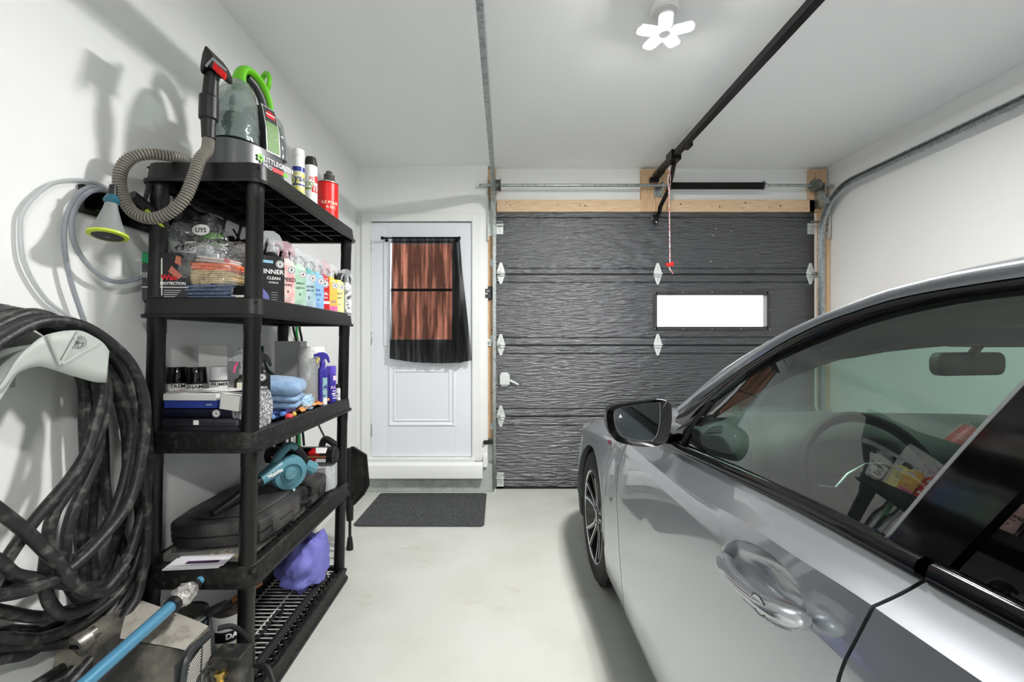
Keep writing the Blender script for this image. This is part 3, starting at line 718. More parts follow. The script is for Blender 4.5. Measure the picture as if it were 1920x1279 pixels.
# wheels
def wheel(xf, yw, s, front=True):
    w = MB(m_tyre)
    prof = [(.232,.012),(.240,.004),(.262,.0),(.300,.002),(.322,.010),(.332,.026),(.335,.045),(.335,.18),(.330,.205),(.315,.222),(.262,.225),(.232,.215)]
    w.lathe([(r, xf + s*h) for r, h in prof], c=(0,yw,ZW), n=72, axis='X', cap=False)
    # tread blocks
    for k in range(72):
        a = 2*PI*k/72
        for h0, h1 in ((.022,.060),(.068,.108),(.116,.156),(.164,.204)):
            r0, r1 = .330, .3385
            a0, a1 = a + (.012 if (h0*100)%2>1 else .03), a + (.066 if (h0*100)%2>1 else .08)
            q = []
            for rr in (r0, r1):
                for (aa, hh) in ((a0,h0),(a1,h0),(a1,h1),(a0,h1)): q.append((xf+s*hh, yw+rr*math.cos(aa), ZW+rr*math.sin(aa)))
            w.add(q, [(4,5,6,7),(0,1,5,4),(1,2,6,5),(2,3,7,6),(3,0,4,7)])
    root = w.build('wheel', car, sharp=40)
    root['_o'] = car['_o']
    b = MB(m_alloyb)
    b.lathe([(.232,xf+s*.012),(.238,xf+s*.006),(.226,xf+s*.014),(.218,xf+s*.05),(.205,xf+s*.12),(.205,xf+s*.2),(.232,xf+s*.215)], c=(0,yw,ZW), n=60, axis='X', cap=False)
    b.lathe([(.001,xf+s*.118),(.15,xf+s*.12),(.17,xf+s*.15)], c=(0,yw,ZW), n=40, axis='X', cap=False)      # brake disc
    b.use(m_alloy).lathe([(.234,xf+s*.0085),(.2395,xf+s*.005),(.2345,xf+s*.0045),(.229,xf+s*.0095)], c=(0,yw,ZW), n=60, axis='X', cap=False)
    b.build('rim', root)
    for k in range(5):
        b = MB()
        for d in (-1, 1):
            a0 = 2*PI*k/5 + .35; 
            pts = []
            for r, da, wd, hx in ((.050, .32*d, .016, .035), (.10, .17*d, .013, .034), (.16, .19*d, .0125, .024), (.226, .235*d, .013, .010)):
                a = a0 + da
                pts.append((r, a, wd, hx))
            rings = []; face = []
            for r, a, wd, hx in pts:
                c = V((0, r*math.cos(a), r*math.sin(a))); t = V((0, -math.sin(a), math.cos(a)))
                x0 = xf + s*hx
                rings.append([V((x0, yw, ZW)) + c - t*wd, V((x0-s*.006, yw, ZW)) + c, V((x0, yw, ZW)) + c + t*wd, V((x0+s*.045, yw, ZW)) + c + t*wd*1.2, V((x0+s*.045, yw, ZW)) + c - t*wd*1.2])
                face.append([V((x0-s*.0066, yw, ZW)) + c - t*wd*.45, V((x0-s*.0085, yw, ZW)) + c + t*wd*.1, V((x0-s*.0066, yw, ZW)) + c + t*wd*.45, V((x0-s*.003, yw, ZW)) + c])
            b.use(m_alloyb).loft(rings); b.use(m_alloy).loft(face)
        b.build('spoke', root, sharp=25)
    b = MB(m_alloyb).lathe([(.001,xf+s*.022),(.030,xf+s*.022),(.036,xf+s*.028),(.058,xf+s*.034),(.062,xf+s*.08)], c=(0,yw,ZW), n=30, axis='X', cap=False)
    b.use(m_alloy).lathe([(.024,xf+s*.0205),(.031,xf+s*.0215)], c=(0,yw,ZW), n=30, axis='X', cap=False)
    b.build('hub_cap', root)
    return root
wheel(.466, YW, 1); wheel(.466, YWR, 1); wheel(2*XC-.466, YW, -1); wheel(2*XC-.466, YWR, -1)
# wheel wells and floor pan
b = MB(m_blackm)
for yw in (YW, YWR):
    for x0, x1 in ((.475,.76), (2*XC-.76, 2*XC-.475)):
        rings = []
        for x in (x0, x1):
            rings.append([V((x, yw+(RARCH+.002)*math.cos(math.radians(-22+224*k/24)), ZW+(RARCH+.002)*math.sin(math.radians(-22+224*k/24)))) for k in range(25)])
        b.loft(rings, cap=False, closed=False)
        xi = x1 if x0 < XC else x0
        b.bx(xi, xi+.01, yw-RARCH, yw+RARCH, .18, .72)
b.bx(.56, 2*XC-.56, -1.35, 3.0, .16, .24)
b.build('underbody', car)
# greenhouse curves (px, py, X) read off the left flank
A_ = [(1268,767,.600),(1308,731,.604),(1352,695,.611),(1415,655,.625),(1477,620,.640),(1540,592,.657),(1602,567,.669),(1665,542,.680),(1727,525,.688),(1790,508,.694),(1852,496,.699),(1920,483,.703)]
B_ = [(1258,786,.588),(1285,767,.591),(1315,746,.595),(1383,695,.607),(1440,658,.620),(1477,636,.629),(1540,605,.645),(1602,583,.657),(1665,563,.668),(1727,549,.677),(1790,538,.684),(1852,528,.689),(1920,518,.692)]
C_ = [(1283,800,.576),(1333,752,.588),(1383,711,.600),(1430,682,.613),(1477,658,.624),(1540,631,.640),(1602,607,.653),(1665,588,.664),(1727,573,.672),(1790,560,.679),(1852,551,.684),(1920,543,.687)]
REAR = [(.35,.0,.0),(.0,.004,-.012),(-.4,.008,-.065),(-.75,.02,-.16),(-1.05,.01,-.30)]
def curve_of(L):
    P_ = [PX(*p) for p in L]; e = P_[-1]
    P_ += [V((e.x+dx+.004, y, e.z+dz+.004)) for y, dx, dz in REAR]
    return sorted([(p.y, p.x, p.z) for p in P_])
TA, TB, TC = curve_of(A_), curve_of(B_), curve_of(C_)
def at(T, y): return V((sint(y, [(q[0], q[1]) for q in T]), y, sint(y, [(q[0], q[2]) for q in T])))
def mirv(rows): return [[V((2*XC-p.x, p.y, p.z)) for p in r] for r in rows][::-1]
def ys(y0, y1, n): return [y0 + (y1-y0)*i/n for i in range(n+1)]
YS = ys(-1.05, 1.50, 80)
for mir in (0, 1):
    rows = []
    for k in range(7):
        t = k/6
        r = []
        for y in YS:
            a, c = at(TA, y), at(TB, y)
            p = lerp(c, a, t); p.x -= .010*math.sin(PI*t); p.z += .004*math.sin(PI*t)
            r.append(p)
        rows.append(r)
    rows.append([p + V((.03, 0, .008)) for p in rows[-1]])
    rows.append([p + V((.012, 0, -.02)) for p in rows[-1]])
    MB(m_paint).grid(mirv(rows) if mir else rows).build('roof_rail', car, sharp=50)
    rows = []
    for k in range(6):
        t = k/5; r = []
        for y in YS:
            a, c = at(TB, y), at(TC, y)
            p = lerp(c, a, t); p.x -= .004*math.sin(PI*t) - .002
            r.append(p)
        rows.append(r)
    rows = [[p + V((.02,0,.004)) for p in rows[0]]] + rows
    MB(m_gloss).grid(mirv(rows) if mir else rows).build('window_trim', car, sharp=50)
# roof skin, windscreen, rear screen
def zc(y): return sint(y, [(-1.0,1.20),(-.6,1.36),(-.2,1.425),(.3,1.44),(.7,1.415),(1.0,1.365)])
def cross(y, n=16, dz=0, inset=.03):
    a = at(TA, y); x0 = a.x + inset; z0 = a.z + .006; r = []
    for i in range(n+1):
        t = i/n; x = lerp(x0, 2*XC-x0, t); q = 1-abs(2*t-1)
        r.append(V((x, y, z0 + (max(zc(y), z0+.01)-z0)*(1-(1-q)**2.2) + dz)))
    return r
MB(m_paint).grid([cross(y) for y in ys(-.6, .93, 24)][::-1]).build('roof', car, sharp=60)
MB(m_liner).grid([cross(y, dz=-.035, inset=.0) for y in ys(-.55, .97, 20)]).build('headliner', car, sharp=60)
b = MB(m_liner)
rows = []
for dy, dz in ((.0,-.035),(.02,-.075),(.0,-.10),(-.10,-.085),(-.18,-.06)):
    rows.append([V((p.x, p.y+dy+.10*(1-(abs(p.x-XC)/.7)**2), p.z+dz)) for p in cross(.93, inset=.0)])
b.grid(rows); b.build('header_trim', car, sharp=60)
top = [V((p.x, p.y+.10*(1-(abs(p.x-XC)/.7)**2), p.z)) for p in cross(.93)]
bl, br_ = at(TA, 1.50) + V((.03,0,.0)), None
bot = []
for i in range(17):
    t = i/16; x = lerp(.66, 2*XC-.66, t); q = 1-(abs(2*t-1))**2.2
    bot.append(V((x, 1.53+.24*q, 1.03-.05*q)))
rows = []
for k in range(9):
    t = k/8; r = []
    for i in range(17):
        p = lerp(bot[i], top[i], t); 
        e = at(TA, max(.93, min(1.5, p.y)))
        p.z += .03*math.sin(PI*t)*(1-abs(2*i/16-1)**3)
        if i in (0, 16): 
            yy_ = lerp(1.5, .93, t); e = at(TA, yy_) + V((.028,0,.004)); p = e if i == 0 else V((2*XC-e.x, e.y, e.z))
        r.append(p)
    rows.append(r)
MB(m_wsglass).grid(rows).build('windscreen', car, sharp=60)
rt = [V((p.x, p.y, p.z)) for p in cross(-.6)]
rbm = [V((lerp(.72, 2*XC-.72, i/16), -1.12-.06*(1-abs(2*i/16-1)**2), 1.04)) for i in range(17)]
MB(m_dkglass).grid([rt, [lerp(rt[i], rbm[i], .5)+V((0,0,.02)) for i in range(17)], rbm]).build('rear_screen', car, sharp=60)
# inner pillar trims
for mir in (0, 1):
    rows = []
    for dx, dz in ((.012,-.012),(.055,-.030),(.075,-.055),(.06,-.085),(.02,-.06)):
        rows.append([at(TA, y) + V((dx, .0, dz)) for y in ys(.6, 1.42, 24)])
    MB(m_liner).grid(mirv(rows) if mir else rows).build('pillar_trim', car, sharp=60)
# hood and cowl
def hoodedge(Y):
    bx_ = side(Y, 2); return V((lerp(bx_[0]+.004, XC, 0), Y, bx_[1]))
rows = []
for y in ys(1.60, 3.17, 26):
    e = hoodedge(y); r = []
    for i in range(21):
        t = i/20; x = lerp(e.x, 2*XC-e.x, t); q = 1-abs(2*t-1)
        r.append(V((x, y + .18*(1-(1-q)**2)*max(0, 1-(y-1.6)/.5), e.z + (.075 - .03*max(0,(y-2.4)))*(1-(1-q)**3.0) )))
    rows.append(r)
MB(m_paint).grid(rows).build('hood', car, sharp=60)
b = MB(m_blackm).grid([[V((p.x, p.y-.03, p.z-.01)) for p in bot], [V((lerp(.58, 2*XC-.58, i/16), 1.60+.25*(1-abs(2*i/16-1)**2), .93)) for i in range(17)]])
b.build('cowl', car)
fy = [V((lerp(.75, 2*XC-.75, i/10), 3.192, .60)) for i in range(11)]
b = MB(m_gloss).bx(XC-.42, XC+.42, 3.20, 3.215, .38, .60); b.build('grille', car, bevel=.02)
for s in (-1, 1):
    b = MB(film('headlamp_glass', haze=.1)).prism([(XC+s*.50,.60),(XC+s*.80,.64),(XC+s*.82,.69),(XC+s*.55,.66)][::s], 3.05, 3.20, 'Y'); b.build('headlight', car, bevel=.015)
MB(m_paint).grid([[V((lerp(.72, 2*XC-.72, i/10), y, z)) for i in range(11)] for y, z in ((-1.12,1.045),(-1.3,1.03),(-1.42,.99),(-1.49,.8),(-1.5,.5),(-1.45,.25))]).build('boot_lid', car)
# glazing on the flanks: ruled between the belt and the rail
def belt_up(y): x, z = beltXZ(y); return V((x+.014, y, z+.022))
def glass_pt(yb, yt, w):
    a = belt_up(yb); c = at(TC, yt) + V((.008, 0, .004))
    p = lerp(a, c, w); p.x -= .010*math.sin(PI*w); return p
def pane(name, b0, b1, t0, t1, m, mir, n=20, th=0, push=0):
    rows = []
    for k in range(9):
        w = k/8; rows.append([glass_pt(lerp(b0,b1,i/n), lerp(t0,t1,i/n), w) + V((push,0,0)) for i in range(n+1)])
    return MB(m).grid(mirv(rows) if mir else rows).build(name, car, sharp=60)
for mir in (0, 1):
    pane('front_window', .645, 1.385, .49, 1.262, m_carglass, mir, push=.004)
    pane('door_pillar', .555, .640, .40, .485, m_gloss, mir, 6, push=-.002)
    pane('rear_window', -.38, .545, -.30, .39, m_dkglass, mir, 16)
    pane('quarter_trim', -.9, -.39, -.55, -.31, m_gloss, mir, 8)
    pane('mirror_sail', 1.392, 1.52, 1.268, 1.36, m_gloss, mir, 6, push=-.002)
    # belt strips
    for y0, y1 in ((.578, 1.53), (-.75, .562)):
        pts = []
        rows = []
        for q in ((.0,-.004),(-.006,.004),(-.007,.014),(-.002,.024),(.008,.028),(.016,.024)):
            rows.append([V((beltXZ(y)[0]+q[0], y, beltXZ(y)[1]+q[1])) for y in ys(y0, y1, 30)])
        rows = [[p + V((.03,0,0)) for p in rows[0]]] + rows
        MB(m_gloss).grid(mirv(rows) if mir else rows).build('belt_moulding', car, sharp=60)
    # steel edge of the front window by the pillar
    pts = [glass_pt(.645, .49, k/8) + V((.001, 0, 0)) for k in range(9)]
    if mir: pts = [V((2*XC-p.x, p.y, p.z)) for p in pts]
    MB(mat('window_edge_grey',(120,124,124),r=.3,m=.4)).tube(pts, .003, 6).build('window_edge', car)
    pts = [glass_pt(1.388, 1.265, k/8) + V((-.002, 0, 0)) for k in range(9)]
    if mir: pts = [V((2*XC-p.x, p.y, p.z)) for p in pts]
    MB(m_blk2).tube(pts, .007, 6).build('window_divider', car)
# door handle
hp = spline([(.482,.952,.814),(.462,.928,.816),(.442,.87,.822),(.434,.80,.830),(.434,.74,.838),(.446,.692,.845),(.470,.674,.849)], 6)
n_ = len(hp)
rr = [sint(i/(n_-1), [(0,.008),(.10,.016),(.35,.018),(.6,.019),(.82,.025),(.93,.022),(1,.009)]) for i in range(n_)]
m_hand = mat('polished_silver_handle', (178,182,187), r=.16, m=.85, coat=1.0)
hd = MB(m_hand).tube(hp, rr, 16, flat=.62).build('door_handle', car, sharp=70)
hd['_o'] = car['_o']
q = V((.4195,.730,.842))
ring = [q + V((0, .020*math.cos(a), .0145*math.sin(a))) for a in [2*PI*k/20 for k in range(20)]]
b = MB(m_bsteel).tube(ring, .0012, 6, closed=True)
b.use(m_hand).add([p + V((-.0005,0,0)) for p in ring], [tuple(range(20))])
b.build('lock_cap', hd)
# mirror
YM = 1.42
def MP(px, py, y=YM): p = P(px, py, YM); return V((p.x, y, p.z))
out = [(1138,797),(1136,778),(1141,765),(1158,758),(1200,752),(1232,749),(1250,751),(1259,761),(1260,790),(1254,820),(1243,833),(1222,838),(1190,836),(1160,829),(1147,818)]
gl = [(1154,795),(1152,779),(1157,768),(1180,762),(1232,755),(1240,759),(1240,790),(1235,815),(1228,825),(1215,828),(1185,825),(1166,818),(1158,807)]
def ring_of(L, y, n=48, sc=1.0, shift=(0,0,0)):
    s_ = spline([MP(a, c_, y) for a, c_ in L], 12, closed=True); N = len(s_)
    s_ = [s_[int(i*N/n)] for i in range(n)]
    ce = sum(s_, V((0,0,0)))/n
    return [ce + (p-ce)*sc + V(shift) for p in s_]
def mirror_house(mir):
    f = (lambda rows: [[V((2*XC-p.x, p.y, p.z)) for p in r][::-1] for r in rows]) if mir else (lambda r: r)
    rg = [ring_of(gl, YM+.016), ring_of(gl, YM+.004, sc=1.02), ring_of(out, YM-.002, sc=.985), ring_of(out, YM+.006), ring_of(out, YM+.03, sc=1.0), ring_of(out, YM+.07, sc=.90), ring_of(out, YM+.105, sc=.68, shift=(.01,0,0)), ring_of(out, YM+.125, sc=.32, shift=(.015,0,0))]
    h = MB(m_gloss).loft([r[::-1] for r in f(rg)][::-1] if not mir else f(rg)).build('wing_mirror', car, sharp=40)
    h['_o'] = car['_o']
    g = ring_of(gl, YM+.013, sc=.992); g = f([g])[0]
    ce = sum(g, V((0,0,0)))/len(g)
    b = MB(mat('mirror_silvering',(92,97,100),r=.03,m=1.0)).add(g, [tuple(range(len(g)))[::1 if not mir else 1]])
    b.use(mat('mirror_bevel',(190,195,196),r=.2,m=.6)).tube([p + V((0,-.001,0)) for p in g], .0012, 5, closed=True)
    if not mir:
        b.use(m_winkk); t_ = MP(1165,781,YM+.0115)
        b.add([t_+V((-.006,0,-.005)), t_+V((.006,0,-.005)), t_+V((0,0,.007))], [(0,1,2)])
    b.build('mirror_glass', h)
    arm = spline([MP(1243,826,YM+.04), MP(1262,822,YM+.04), V((.545,YM+.06,.945)), V((.575,YM+.05,.955))], 4)
    if mir: arm = [V((2*XC-p.x, p.y, p.z)) for p in arm]
    MB(m_gloss).tube(arm, [.018]*len(arm), 12, flat=.8).build('mirror_arm', h)
mirror_house(False); mirror_house(True)
# emblem on the fender
Xe, Ze = side(1.98, .93)
Em = frame((Xe-.006, 2.0, Ze), (0,-1,0), (0,0,1))
b = MB(m_chrome)
b.at(Em)
b.text('M', .028, TR(.012,0,.001), bold=.02)
for k, cc_ in enumerate(((120,170,220),(30,50,120),(210,40,40))):
    b.use(mat('emblem_stripe_%s' % ('sky','navy','red')[k], cc_, r=.3)).prism([(-.026+.007*k,-.009),(-.020+.007*k,-.009),(-.015+.007*k,.009),(-.021+.007*k,.009)], 0, .002, 'Z')
b.build('emblem', car)
# interior
prof = [(1.80,.985),(1.70,1.0),(1.50,1.005),(1.36,.99),(1.29,.955),(1.265,.90),(1.27,.80),(1.33,.66),(1.45,.50),(1.6,.45)]
rows = []
for x in ys(.60, 2*XC-.60, 30):
    hump = .045*math.exp(-((x-.99)/.17)**4)
    r = [V((x, y - (hump*1.2 if 1.2 < y < 1.55 else 0), z + (hump if z > .95 and y < 1.6 else 0) - .02*abs((x-XC)/.76)**3)) for y, z in prof]
    rows.append(r)
MB(m_dash).grid(rows[::-1]).build('dashboard', car, sharp=50)
b = MB(m_blk2)
ring = [V((.672+.034*math.cos(a), 1.425+.012*math.cos(a), .988+.016*math.sin(a)+.008*math.cos(a))) for a in [2*PI*k/20 for k in range(20)]]
for k in range(5): b.bx(.648, .697, 1.420, 1.426, .977+.0055*k, .979+.0055*k)
b.use(mat('vent_trim_grey',(150,160,156),r=.4)).tube(ring, .0025, 6, closed=True); b.build('air_vent', car)
sc_ = V((.99, 1.185, .895)); tilt = math.radians(-24)
MW = Matrix.Translation(sc_) @ Matrix.Rotation(tilt, 4, 'X')
b = MB(mat('steering_leather',(40,40,41),r=.5)).at(MW)
b.tube([(.183*math.cos(a), 0, .183*math.sin(a)) for a in [2*PI*k/48 for k in range(48)]], .0155, 10, closed=True)
b.sphere((0,.01,0), .075, 18, 12, sc=(1,.45,.85))
for a in (0, PI, -PI/2):
    b.tube([(.05*math.cos(a), .01, .05*math.sin(a)), (.12*math.cos(a), .008, .12*math.sin(a)), (.178*math.cos(a), 0, .178*math.sin(a))], [.022,.014,.012], 8)
b.use(mat('satin_silver_trim',(190,196,195),r=.3,m=.7))
b.tube([(-.16,-.014,-.008),(-.12,-.022,-.014),(-.08,-.026,.02),(-.03,-.034,.045),(.03,-.034,.045),(.08,-.026,.02),(.12,-.022,-.014),(.16,-.014,-.008)], .0045, 6)
b.at(Matrix()).use(m_cabin).tube([(.99,1.19,.90),(.99,1.36,.84)], .03, 12)
b.build('steering_wheel', car)
mm = V((1.36, 1.294, 1.212))
b = MB(m_cabin).at(Matrix.Translation(mm) @ Matrix.Rotation(.18, 4, 'Z')).prism(rrect(-.125,.125,-.034,.034,.025), -.012, .014, 'Y')
b.at(Matrix()).bx(1.30, 1.44, 1.20, 1.30, 1.262, 1.30)
b.tube([(1.37,1.30,1.23),(1.37,1.27,1.27)], .012, 8)
b.build('inside_mirror', car, bevel=.004)
m_seat = mat('seat_leather', (44,44,45), r=.55)
for xs_ in (.99, 2*XC-.99):
    b = MB(m_seat)
    b.prism(rrect(xs_-.25, xs_+.25, .42, .98, .08), .36, .50, 'Z')
    rings = []
    for z, y, w, d in ((.46,.40,.24,.06),(.6,.36,.26,.07),(.8,.30,.25,.065),(.95,.255,.20,.055),(1.02,.24,.14,.04)):
        rings.append([V((xs_+w*math.cos(a), y+d*math.sin(a), z)) for a in [2*PI*k/20 for k in range(20)]])
    b.loft(rings)
    b.sphere((xs_, .235, 1.10), .12, 14, 10, sc=(1.05,.42,.75))
    b.build('front_seat', car, bevel=.02)
b = MB(m_cabin)
for mir in (0, 1):
    rows = [[V((beltXZ(y)[0]+.035, y, beltXZ(y)[1]+.018)) for y in ys(-.3,1.5,10)], [V((.60, y, beltXZ(y)[1]+.0)) for y in ys(-.3,1.5,10)], [V((.61, y, .8)) for y in ys(-.3,1.5,10)], [V((.625, y, .35)) for y in ys(-.3,1.5,10)]]
    MB(m_cabin).grid(mirv(rows) if mir else rows).build('door_lining', car)
MB(m_cabin).bx(.60, 2*XC-.60, -.6, 1.5, .30, .345).bx(XC-.12, XC+.12, .2, 1.3, .34, .60).bx(.62, 2*XC-.62, -.65, -.5, .34, .95).build('cabin_floor', car)
# ================================================================ shelving
SY0, SY1, LEAN = 1.452, 2.393, .022
SXL, SXR = -1.261, -.845
DECK = [.056, .513, .963, 1.413, 1.864]
def sx(z): return LEAN*z
m_shelf = mat('black_shelf_plastic', (11,11,12), r=.38, bump=.10, bs=420, alt=(18,18,18), ns=5, nlo=.5, nhi=.9)
m_shelfd = mat('dusty_shelf_plastic', (14,14,14), r=.5, bump=.12, bs=420, alt=(66,64,61), ns=60, nlo=.5, nhi=.85)
shelf = thing('shelving_unit', 'tall black plastic five-tier shelving unit against the left wall', 'shelving', ((SXL+SXR)/2, (SY0+SY1)/2, 0))
def rr3(x0, x1, y0, y1, r, z, n=5): return [V((a, c, z)) for a, c in rrect(x0, x1, y0, y1, r, n)]
for ti, dz in enumerate(DECK):
    o = sx(dz); x0, x1 = SXL+o, SXR+o; top = dz+.012; bot = top-.068
    m = m_shelfd if ti < 3 else m_shelf
    b = MB(m)
    R = .045
    rings = [rr3(x0+.012, x1-.012, SY0+.012, SY1-.012, R, bot+.004), rr3(x0+.001, x1-.001, SY0+.001, SY1-.001, R, bot), rr3(x0, x1, SY0, SY1, R, bot+.011),
             rr3(x0+.007, x1-.007, SY0+.007, SY1-.007, R, bot+.014), rr3(x0+.012, x1-.012, SY0+.012, SY1-.012, R, top-.004), rr3(x0+.016, x1-.016, SY0+.016, SY1-.016, R-.003, top),
             rr3(x0+.036, x1-.036, SY0+.036, SY1-.036, R-.02, top), rr3(x0+.039, x1-.039, SY0+.039, SY1-.039, R-.022, dz-.001)]
    b.loft(rings, cap=False)
    inn = rr3(x0+.014, x1-.014, SY0+.014, SY1-.014, R, bot+.005), rr3(x0+.018, x1-.018, SY0+.018, SY1-.018, R, dz-.006)
    b.loft([inn[1], inn[0]], cap=False)
    ax0, ax1, ay0, ay1 = x0+.034, x1-.034, SY0+.034, SY1-.034
    if ti >= 2:
        b.bx(ax0-.014, ax1+.014, ay0-.014, ay1+.014, dz-.006, dz-.0005)
        for k in range(1, 9):
            y = lerp(ay0, ay1, k/9); b.bx(ax0, ax1, y-.002, y+.002, bot+.012, dz-.005)
        for k in range(1, 4):
            x = lerp(ax0, ax1, k/4); b.bx(x-.002, x+.002, ay0, ay1, bot+.010, dz-.005)
            for s_ in range(36):
                y = lerp(ay0+.02, ay1-.02, s_/35); b.bx(x-.012, x+.012, y-.002, y+.002, dz-.012, dz-.005)
    else:
        n = 22
        for k in range(n+1):
            y = lerp(ay0, ay1, k/n); b.bx(ax0-.014, ax1+.014, y-.006, y+.006, dz-.016, dz-.0005)
        for x, w in ((ax0, .022), (ax0+.115, .010), ((ax0+ax1)/2, .02), (ax1-.115, .010), (ax1, .022)):
            b.bx(x-w, x+w, ay0-.012, ay1+.012, dz-.016, dz-.0005)
        b.bx(ax0-.012, ax1+.012, ay0-.014, ay0+.02, dz-.016, dz-.0005).bx(ax0-.012, ax1+.012, ay1-.02, ay1+.014, dz-.016, dz-.0005)
    b.build('shelf_board', shelf, sharp=30)
for k in range(4):
    z0, z1 = DECK[k]+.006, DECK[k+1]-.05
    for cx_, cy_ in ((SXL+.045, SY0+.045), (SXR-.045, SY0+.045), (SXL+.045, SY1-.045), (SXR-.045, SY1-.045)):
        b = MB(m_shelf)
        rings = []
        for z, r in ((z0, .027), (z0+.004, .0275), (z1-.06, .0262), (z1-.058, .0275), (z1, .0275)):
            c_ = V((cx_+sx(z), cy_, z)); rings.append([c_ + V((r*math.cos(a), r*math.sin(a), 0)) for a in [2*PI*j/24 for j in range(24)]])
        b.loft(rings); b.build('post', shelf, sharp=40)
# ================================================================ bottles and cans
def LM(x, y, z, yaw): return TR(x, y, z, rz=math.radians(yaw))
m_clear = film('clear_plastic', tint=(232,236,240), haze=.30, fac=1.3, r=.12)
m_clearpink = film('clear_pink_plastic', tint=(236,196,208), haze=.36, fac=1.3, r=.12)
def emblem(b, M, r, ink=None, ground=None):
    """round badge: ring of short blocks round a bearded-face-like blot, read only as a busy black and white disc"""
    old = b.M; b.at(old @ M)
    b.use(ground or m_winkk).lathe([(r, 0), (r, .0003)], n=28)
    b.use(ink or m_ink)
    for k in range(12):
        a0 = 2*PI*k/12; a1 = a0 + .32
        q = [(r*.68*math.cos(a0), r*.68*math.sin(a0)), (r*.93*math.cos(a0), r*.93*math.sin(a0)), (r*.93*math.cos(a1), r*.93*math.sin(a1)), (r*.68*math.cos(a1), r*.68*math.sin(a1))]
        b.prism(q, .0004, .0006)
    for k in range(3):
        b.prism([(-r*.4, r*(.3-.3*k)), (r*.4, r*(.3-.3*k)), (r*.3, r*(.42-.3*k)), (-r*.3, r*(.42-.3*k))], .0004, .0006)
    b.lathe([(r*.2, .0004), (r*.2, .0006)], n=10)
    b.at(old)
def sprayer(parent, M, m, mt=None, s=1.0):
    """trigger head: collar, stem, hooded head with nozzle towards local -x, trigger"""
    b = MB(m).at(M)
    b.lathe([(.0145*s,0),(.0145*s,.016*s),(.012*s,.02*s),(.010*s,.03*s)], n=18)
    side_ = [(-.034,.046),(-.034,.060),(-.020,.068),(.004,.070),(.022,.060),(.032,.040),(.036,.014),(.030,.010),(.020,.030),(.010,.034),(.008,.026),(-.010,.026),(-.012,.044)]
    b.prism([(x*s, z*s) for x, z in side_][::-1], -.010*s, .010*s, 'Y')
    b.lathe([(.008*s,-.044*s),(.008*s,-.034*s)], c=(0,0,.053*s), n=12, axis='X')
    h = b.build('trigger_head', parent, bevel=.002*s, sharp=40)
    h['_o'] = parent['_o']
    b = MB(mt or m).at(M)
    b.prism([(x*s, z*s) for x, z in [(-.014,.044),(-.022,.044),(-.030,.026),(-.030,.008),(-.026,.008),(-.022,.026)]], -.005*s, .005*s, 'Y')
    b.build('trigger', h)
    return h
def bottle(name, label, cat, x, y, z, yaw, w, d, h, mbody, lab, head='spray', hm=None, group=None, neck=.014, s=1.0, cap_h=.03, mt=None, round_=False):
    t = thing(name, label, cat, (x, y, z), group)
    M = LM(x, y, z, yaw)
    b = MB(mbody).at(M)
    n = 6
    def sec(f, zz): 
        if round_: return [V((w/2*f*math.cos(a), d/2*f*math.sin(a), zz)) for a in [2*PI*k/28 for k in range(28)]]
        return [V((a, c, zz)) for a, c in rrect(-w/2*f, w/2*f, -d/2*f, d/2*f, min(w, d)*.3*f, n)]
    sh_ = h*.90
    rings = [sec(.93, 0), sec(1, .005), sec(1, sh_-.02), sec(.985, sh_-.008), sec(.93, sh_+.003)]
    m_ = len(rings[0])
    def circ(r, zz): return [V((r*math.cos(a), r*math.sin(a), zz)) for a in [(2*PI*(k+.5)/m_) for k in range(m_)]]
    def morph(f, r, zz, u):
        return [lerp(p, q, u) for p, q in zip(sec(f, zz), circ(r, zz))]
    rings += [morph(.7, neck, sh_+.010, .5), circ(neck, h)]
    b.loft(rings); b.build('bottle_body', t, sharp=40)
    b = MB(m_winkk).at(M)
    lab(b, w, d, h, sh_)
    if b.f: b.build('printed_label', t, sharp=40)
    if head == 'spray': sprayer(t, M @ TR(0, 0, h), hm or m_clear, mt, s)
    elif head == 'cap':
        b = MB(hm or m_black).at(M); b.lathe([(neck*1.15, h-.004), (neck*1.15, h+cap_h-.003), (neck*1.0, h+cap_h)], n=20); b.build('cap', t)
    return t
def FP(d, x=0, z=0, off=.0012): return TR(x, -d/2-off, z, rx=PI/2)    # the front face of a bottle
def lab_flat(ground, lines, emb=(.24, .85, .24), band=None, inset=.06, z0=.03):
    def f(b, w, d, h, sh_):
        ww = w*(1-2*inset)/1
        hw = w/2 - min(w,d)*.12
        b.use(ground)
        b.bx(-hw, hw, -d/2-.0010, -d/2-.0002, z0*h, sh_*.95)
        if band: b.use(band[0]).bx(-hw, hw, -d/2-.0013, -d/2-.0005, band[1]*h, band[2]*h)
        for st, size, xx, zz, mm in lines:
            b.use(mm).text(st, size*h*.74, FP(d, xx*w, zz*h, .0016), bold=.02)
        if emb: emblem(b, FP(d, emb[0]*w, emb[1]*sh_, .0014), emb[2]*w)
    return f
def cm(name, c, **k): return mat(name, c, r=.35, **k)
Z2 = DECK[3]
G2 = 'detailing bottles lined up along the second shelf'
m_i = m_ink
small = lambda n, z0_, mm: [('-'*9, .05, .05, z0_-.045*k, mm) for k in range(n)]
def bpos(px, X): 
    p = PX(px, 500, X); return p.x, p.y
